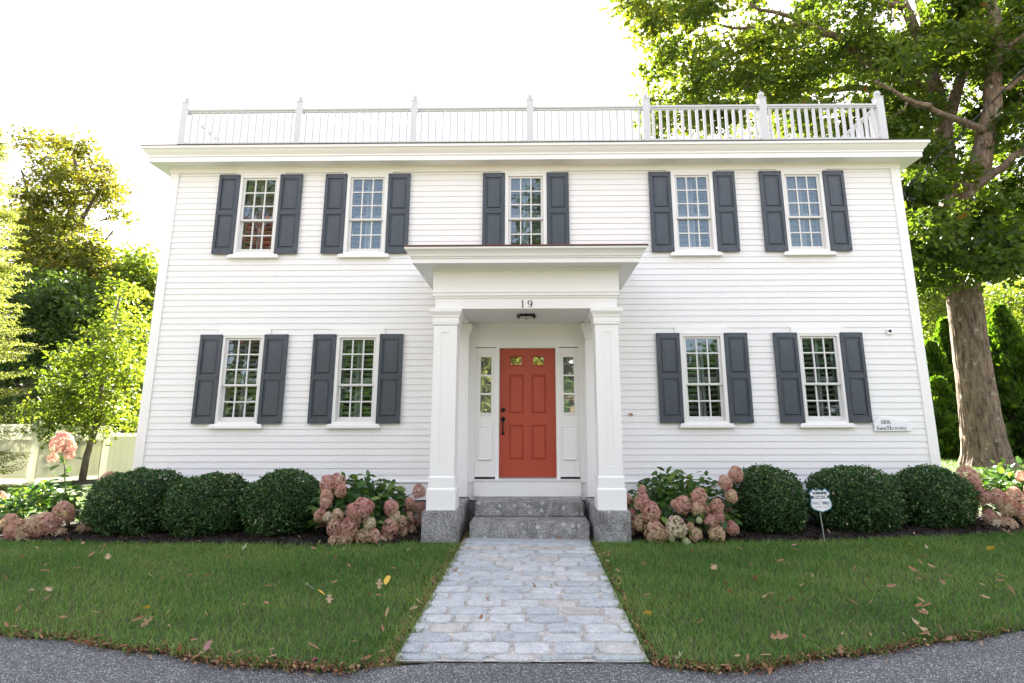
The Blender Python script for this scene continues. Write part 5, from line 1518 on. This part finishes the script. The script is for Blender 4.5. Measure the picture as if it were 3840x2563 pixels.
# ---------------------------------------------------------------- fallen leaves
def leaf_mesh(kind, mat, rg):
    if kind == 'oak': half = [(0, .02), (.10, .05), (.16, .20), (.26, .23), (.30, .09), (.42, .12), (.48, .34), (.60, .37), (.62, .14), (.74, .13), (.82, .24), (.88, .10), (1, 0)]
    elif kind == 'curl': half = [(0, .01), (.15, .10), (.4, .17), (.7, .13), (1, 0)]
    elif kind == 'oval': half = [(0, .01), (.15, .20), (.42, .32), (.75, .22), (1, 0)]
    m = MB(); cu = {'oak': 1.5, 'curl': 7.5, 'oval': 1.2}[kind]*rg.uniform(.6, 1.5); lc = rg.uniform(.2, 1.0); tw = rg.uniform(-.6, .6)
    def P(x, y):
        ang = y*cu; rr = 1/cu
        yy = rr*math.sin(ang); zz = rr*(1-math.cos(ang))
        zz += lc*.25*(x-.5)**2*2; t = tw*(x-.5)
        return (x-.5, yy*math.cos(t)-zz*math.sin(t), yy*math.sin(t)+zz*math.cos(t))
    n = len(half); vs = []
    for x, w in half: vs += [P(x, -w), P(x, -w*.5), P(x, 0), P(x, w*.5), P(x, w)]
    fs = [(i*5+j, i*5+j+1, i*5+j+6, i*5+j+5) for i in range(n-1) for j in range(4)]
    m.add(vs, fs)
    zmin = min(v[2] for v in m.v); m.v = [(x, y, z-zmin) for x, y, z in m.v]
    return m.mesh('fallen_leaf', M[mat], fix=False)
rl = np.random.default_rng(91); random.seed(91)
LM = {}
KIND = {'curled brown leaf': ('curl', 'leaf_brown'), 'lobed brown oak leaf': ('oak', 'leaf_brown'), 'dry tan oak leaf': ('oak', 'leaf_tan'), 'small tan curled leaf': ('curl', 'leaf_tan'), 'yellow leaf': ('oval', 'leaf_yellow'),
        'pale green oak leaf': ('oak', 'leaf_green'), 'maroon leaf': ('oval', 'leaf_maroon'), 'faded pink leaf': ('oval', 'leaf_pink')}
for kd, (sh_, mt) in KIND.items(): LM[kd] = [leaf_mesh(sh_, mt, rl) for _ in range(4)]
def put_leaf(x, y, kd, size, zone, label=None, z=None, tilt=.5):
    me = LM[kd][rl.integers(4)]
    o = link('fallen_leaf', me)
    zz = hgt(x, y).item()+(.052+rl.uniform(0, .028) if z is None else z)
    o.location = (x, y, zz); o.rotation_euler = (rl.normal()*tilt, rl.normal()*tilt, rl.uniform(0, 6.283)) if 'yellow' not in kd else (.5*rl.normal(), .5, rl.uniform(0, 6.283)); o.scale = (size,)*3
    tag(o, label or f'{kd} {zone}', 'leaf', 'fallen leaves '+zone)
def zone(x, y):
    if y < edge_y(x)-.0: return 'lying on the grey asphalt at the lawn edge'
    if abs(x) < .83: return 'lying on the cobbled path'
    if abs(x) < 1.05: return 'in the drift along the cobbled path'
    if y < edge_y(x)+.22: return 'in the drift along the asphalt edge'
    return 'on the lawn on the door-handle side of the path' if x < 0 else 'on the lawn on the oak side of the path'
def gnd(u, v):
    u *= 1.63474; v *= 1.63474
    d = _F+(u-CW/2-SHX)/FPX*_R-(v-CH/2-SHY)/FPX*_U
    p = CAM+d*(-CAM[2]/d[2]); return float(p[0]), float(p[1])
SPECIAL = [((888, 1347), 'yellow leaf', .12, 'bright yellow leaf standing in the grass close to the path on the door-handle side'),
 ((705, 1363), 'pale green oak leaf', .15, 'large pale green oak leaf lying flat in the middle of the lawn'),
 ((737, 1376), 'yellow leaf', .09, 'pale yellow leaf just in front of the large pale green oak leaf'),
 ((2113, 1461), 'dry tan oak leaf', .17, 'biggest tan oak leaf at the asphalt edge below the dark boxwood'),
 ((1487, 1433), 'yellow leaf', .11, 'yellow leaf on the corner of the cobbled path facing the street'),
 ((2275, 1279), 'yellow leaf', .12, 'golden yellow leaf far out on the lawn below the sunny hydrangea'),
 ((2316, 1247), 'dry tan oak leaf', .15, 'pale tan oak leaf near the mulch edge below the sunny hydrangea'),
 ((1790, 1488), 'lobed brown oak leaf', .13, 'brown lobed leaf at the asphalt edge straight below the warning sign'),
 ((1265, 1352), 'pale green oak leaf', .08, 'dark green leaf in the middle of the cobbled path'),
 ((1780, 1280), 'dry tan oak leaf', .10, 'tan leaf on the grass in front of the boxwood globe by the sign'),
 ((1285, 1238), 'lobed brown oak leaf', .10, 'brown leaf resting against the lower granite step'),
 ((1310, 1240), 'curled brown leaf', .09, 'curled leaf resting beside the lower granite step'),
 ((1758, 1538), 'curled brown leaf', .10, 'lone curled leaf out on the grey asphalt beyond the drift'),
 ((710, 1556), 'small tan curled leaf', .10, 'lone tan curled leaf on the asphalt below the lawn corner'),
 ((1890, 1252), 'pale green oak leaf', .11, 'pale green leaf at the foot of the warning sign stake'),
 ((617, 1360), 'dry tan oak leaf', .12, 'crumpled tan oak leaf beside the pale green oak leaf'),
 ((560, 1270), 'pale green oak leaf', .10, 'pale green leaf tip poking up at the mulch edge below the middle boxwood')]
for (u, v), kd, s, lb in SPECIAL:
    x, y = gnd(u, v); put_leaf(x, y, kd, s, zone(x, y), lb, .012 if abs(x) < .83 or y < edge_y(x) else None)
kinds = list(KIND); wts = np.array([.50, .09, .12, .22, .008, .03, .012, .02]); wts /= wts.sum()
cnt = 0
while cnt < 285:
    q = rl.random()
    if q < .17:      # drift along the asphalt edge, thick near the path corners
        s = rl.choice([-1, 1]); x = s*(.85+abs(rl.normal())*1.5); y = float(edge_y(x))+rl.normal()*.07+.03; z = .012+rl.uniform(0, .03)
    elif q < .27:    # along the sides of the path
        s = rl.choice([-1, 1]); x = s*(.86+abs(rl.normal())*.05); y = rl.uniform(-5.2, -1.9); z = .012+rl.uniform(0, .02)
    elif q < .30:
        x, y, z = rl.uniform(-.75, .75), rl.uniform(-5, -1.3), .020
    else:
        x = rl.uniform(-6.5, 7.0); y = float(edge_y(x))+(bed_y(x)-edge_y(x))*rl.random()**1.5; z = None
        if abs(x) < 1.0: continue
    kd = kinds[rl.choice(len(kinds), p=wts)]
    size = rl.uniform(.045, .10) if z is not None else rl.uniform(.062, .118)
    if kd.startswith('small') or 'maroon' in kd or 'pink' in kd: size *= .7
    put_leaf(float(x), float(y), kd, size, zone(x, y), None, z); cnt += 1
# crumbled litter in the drifts: nobody could count it
n = 5200; s = rl.choice([-1, 1], n)
X = s*(.83+np.abs(rl.normal(size=n))*1.9); Y = edge_y(X)+rl.normal(size=n)*.045+.01
j = n//4; X[:j] = s[:j]*(.84+np.abs(rl.normal(size=j))*.035); Y[:j] = rl.uniform(-5.2, -1.7, j)
P = np.stack([X, Y, hgt(X, Y)+rl.uniform(.004, .02, n)], 1)
A, B, N = frames(np.array([0, 0, 1.])+rl.normal(size=(n, 3))*.5, rl)
lit = link('leaf_litter', stamp('leaf_litter', [(0, -.22, 0), (.5, -.3, .12), (1, -.05, 0), (.5, .25, .15)], [(0, 1, 2, 3)], P, A, B, N, rl.uniform(.010, .036, n), rl.random(n),
     mk_leaf('crumbled_leaf', [(0, (0.05, 0.028, 0.016)), (.5, (0.16, 0.075, 0.038)), (.85, (0.28, 0.15, 0.08)), (1, (0.42, 0.30, 0.18))], .1, .8, (1, 1, 1), .1)))
tag(lit, kind='stuff')
# the little leaf caught on the clapboards
o = link('stuck_leaf', LM['lobed brown oak leaf'][0]); o.location = (1.640, -.024, 1.637); o.rotation_euler = (rad(80), .2, 0); o.scale = (.085,)*3
tag(o, 'small brown leaf stuck on the clapboards beside the porch column', 'leaf')
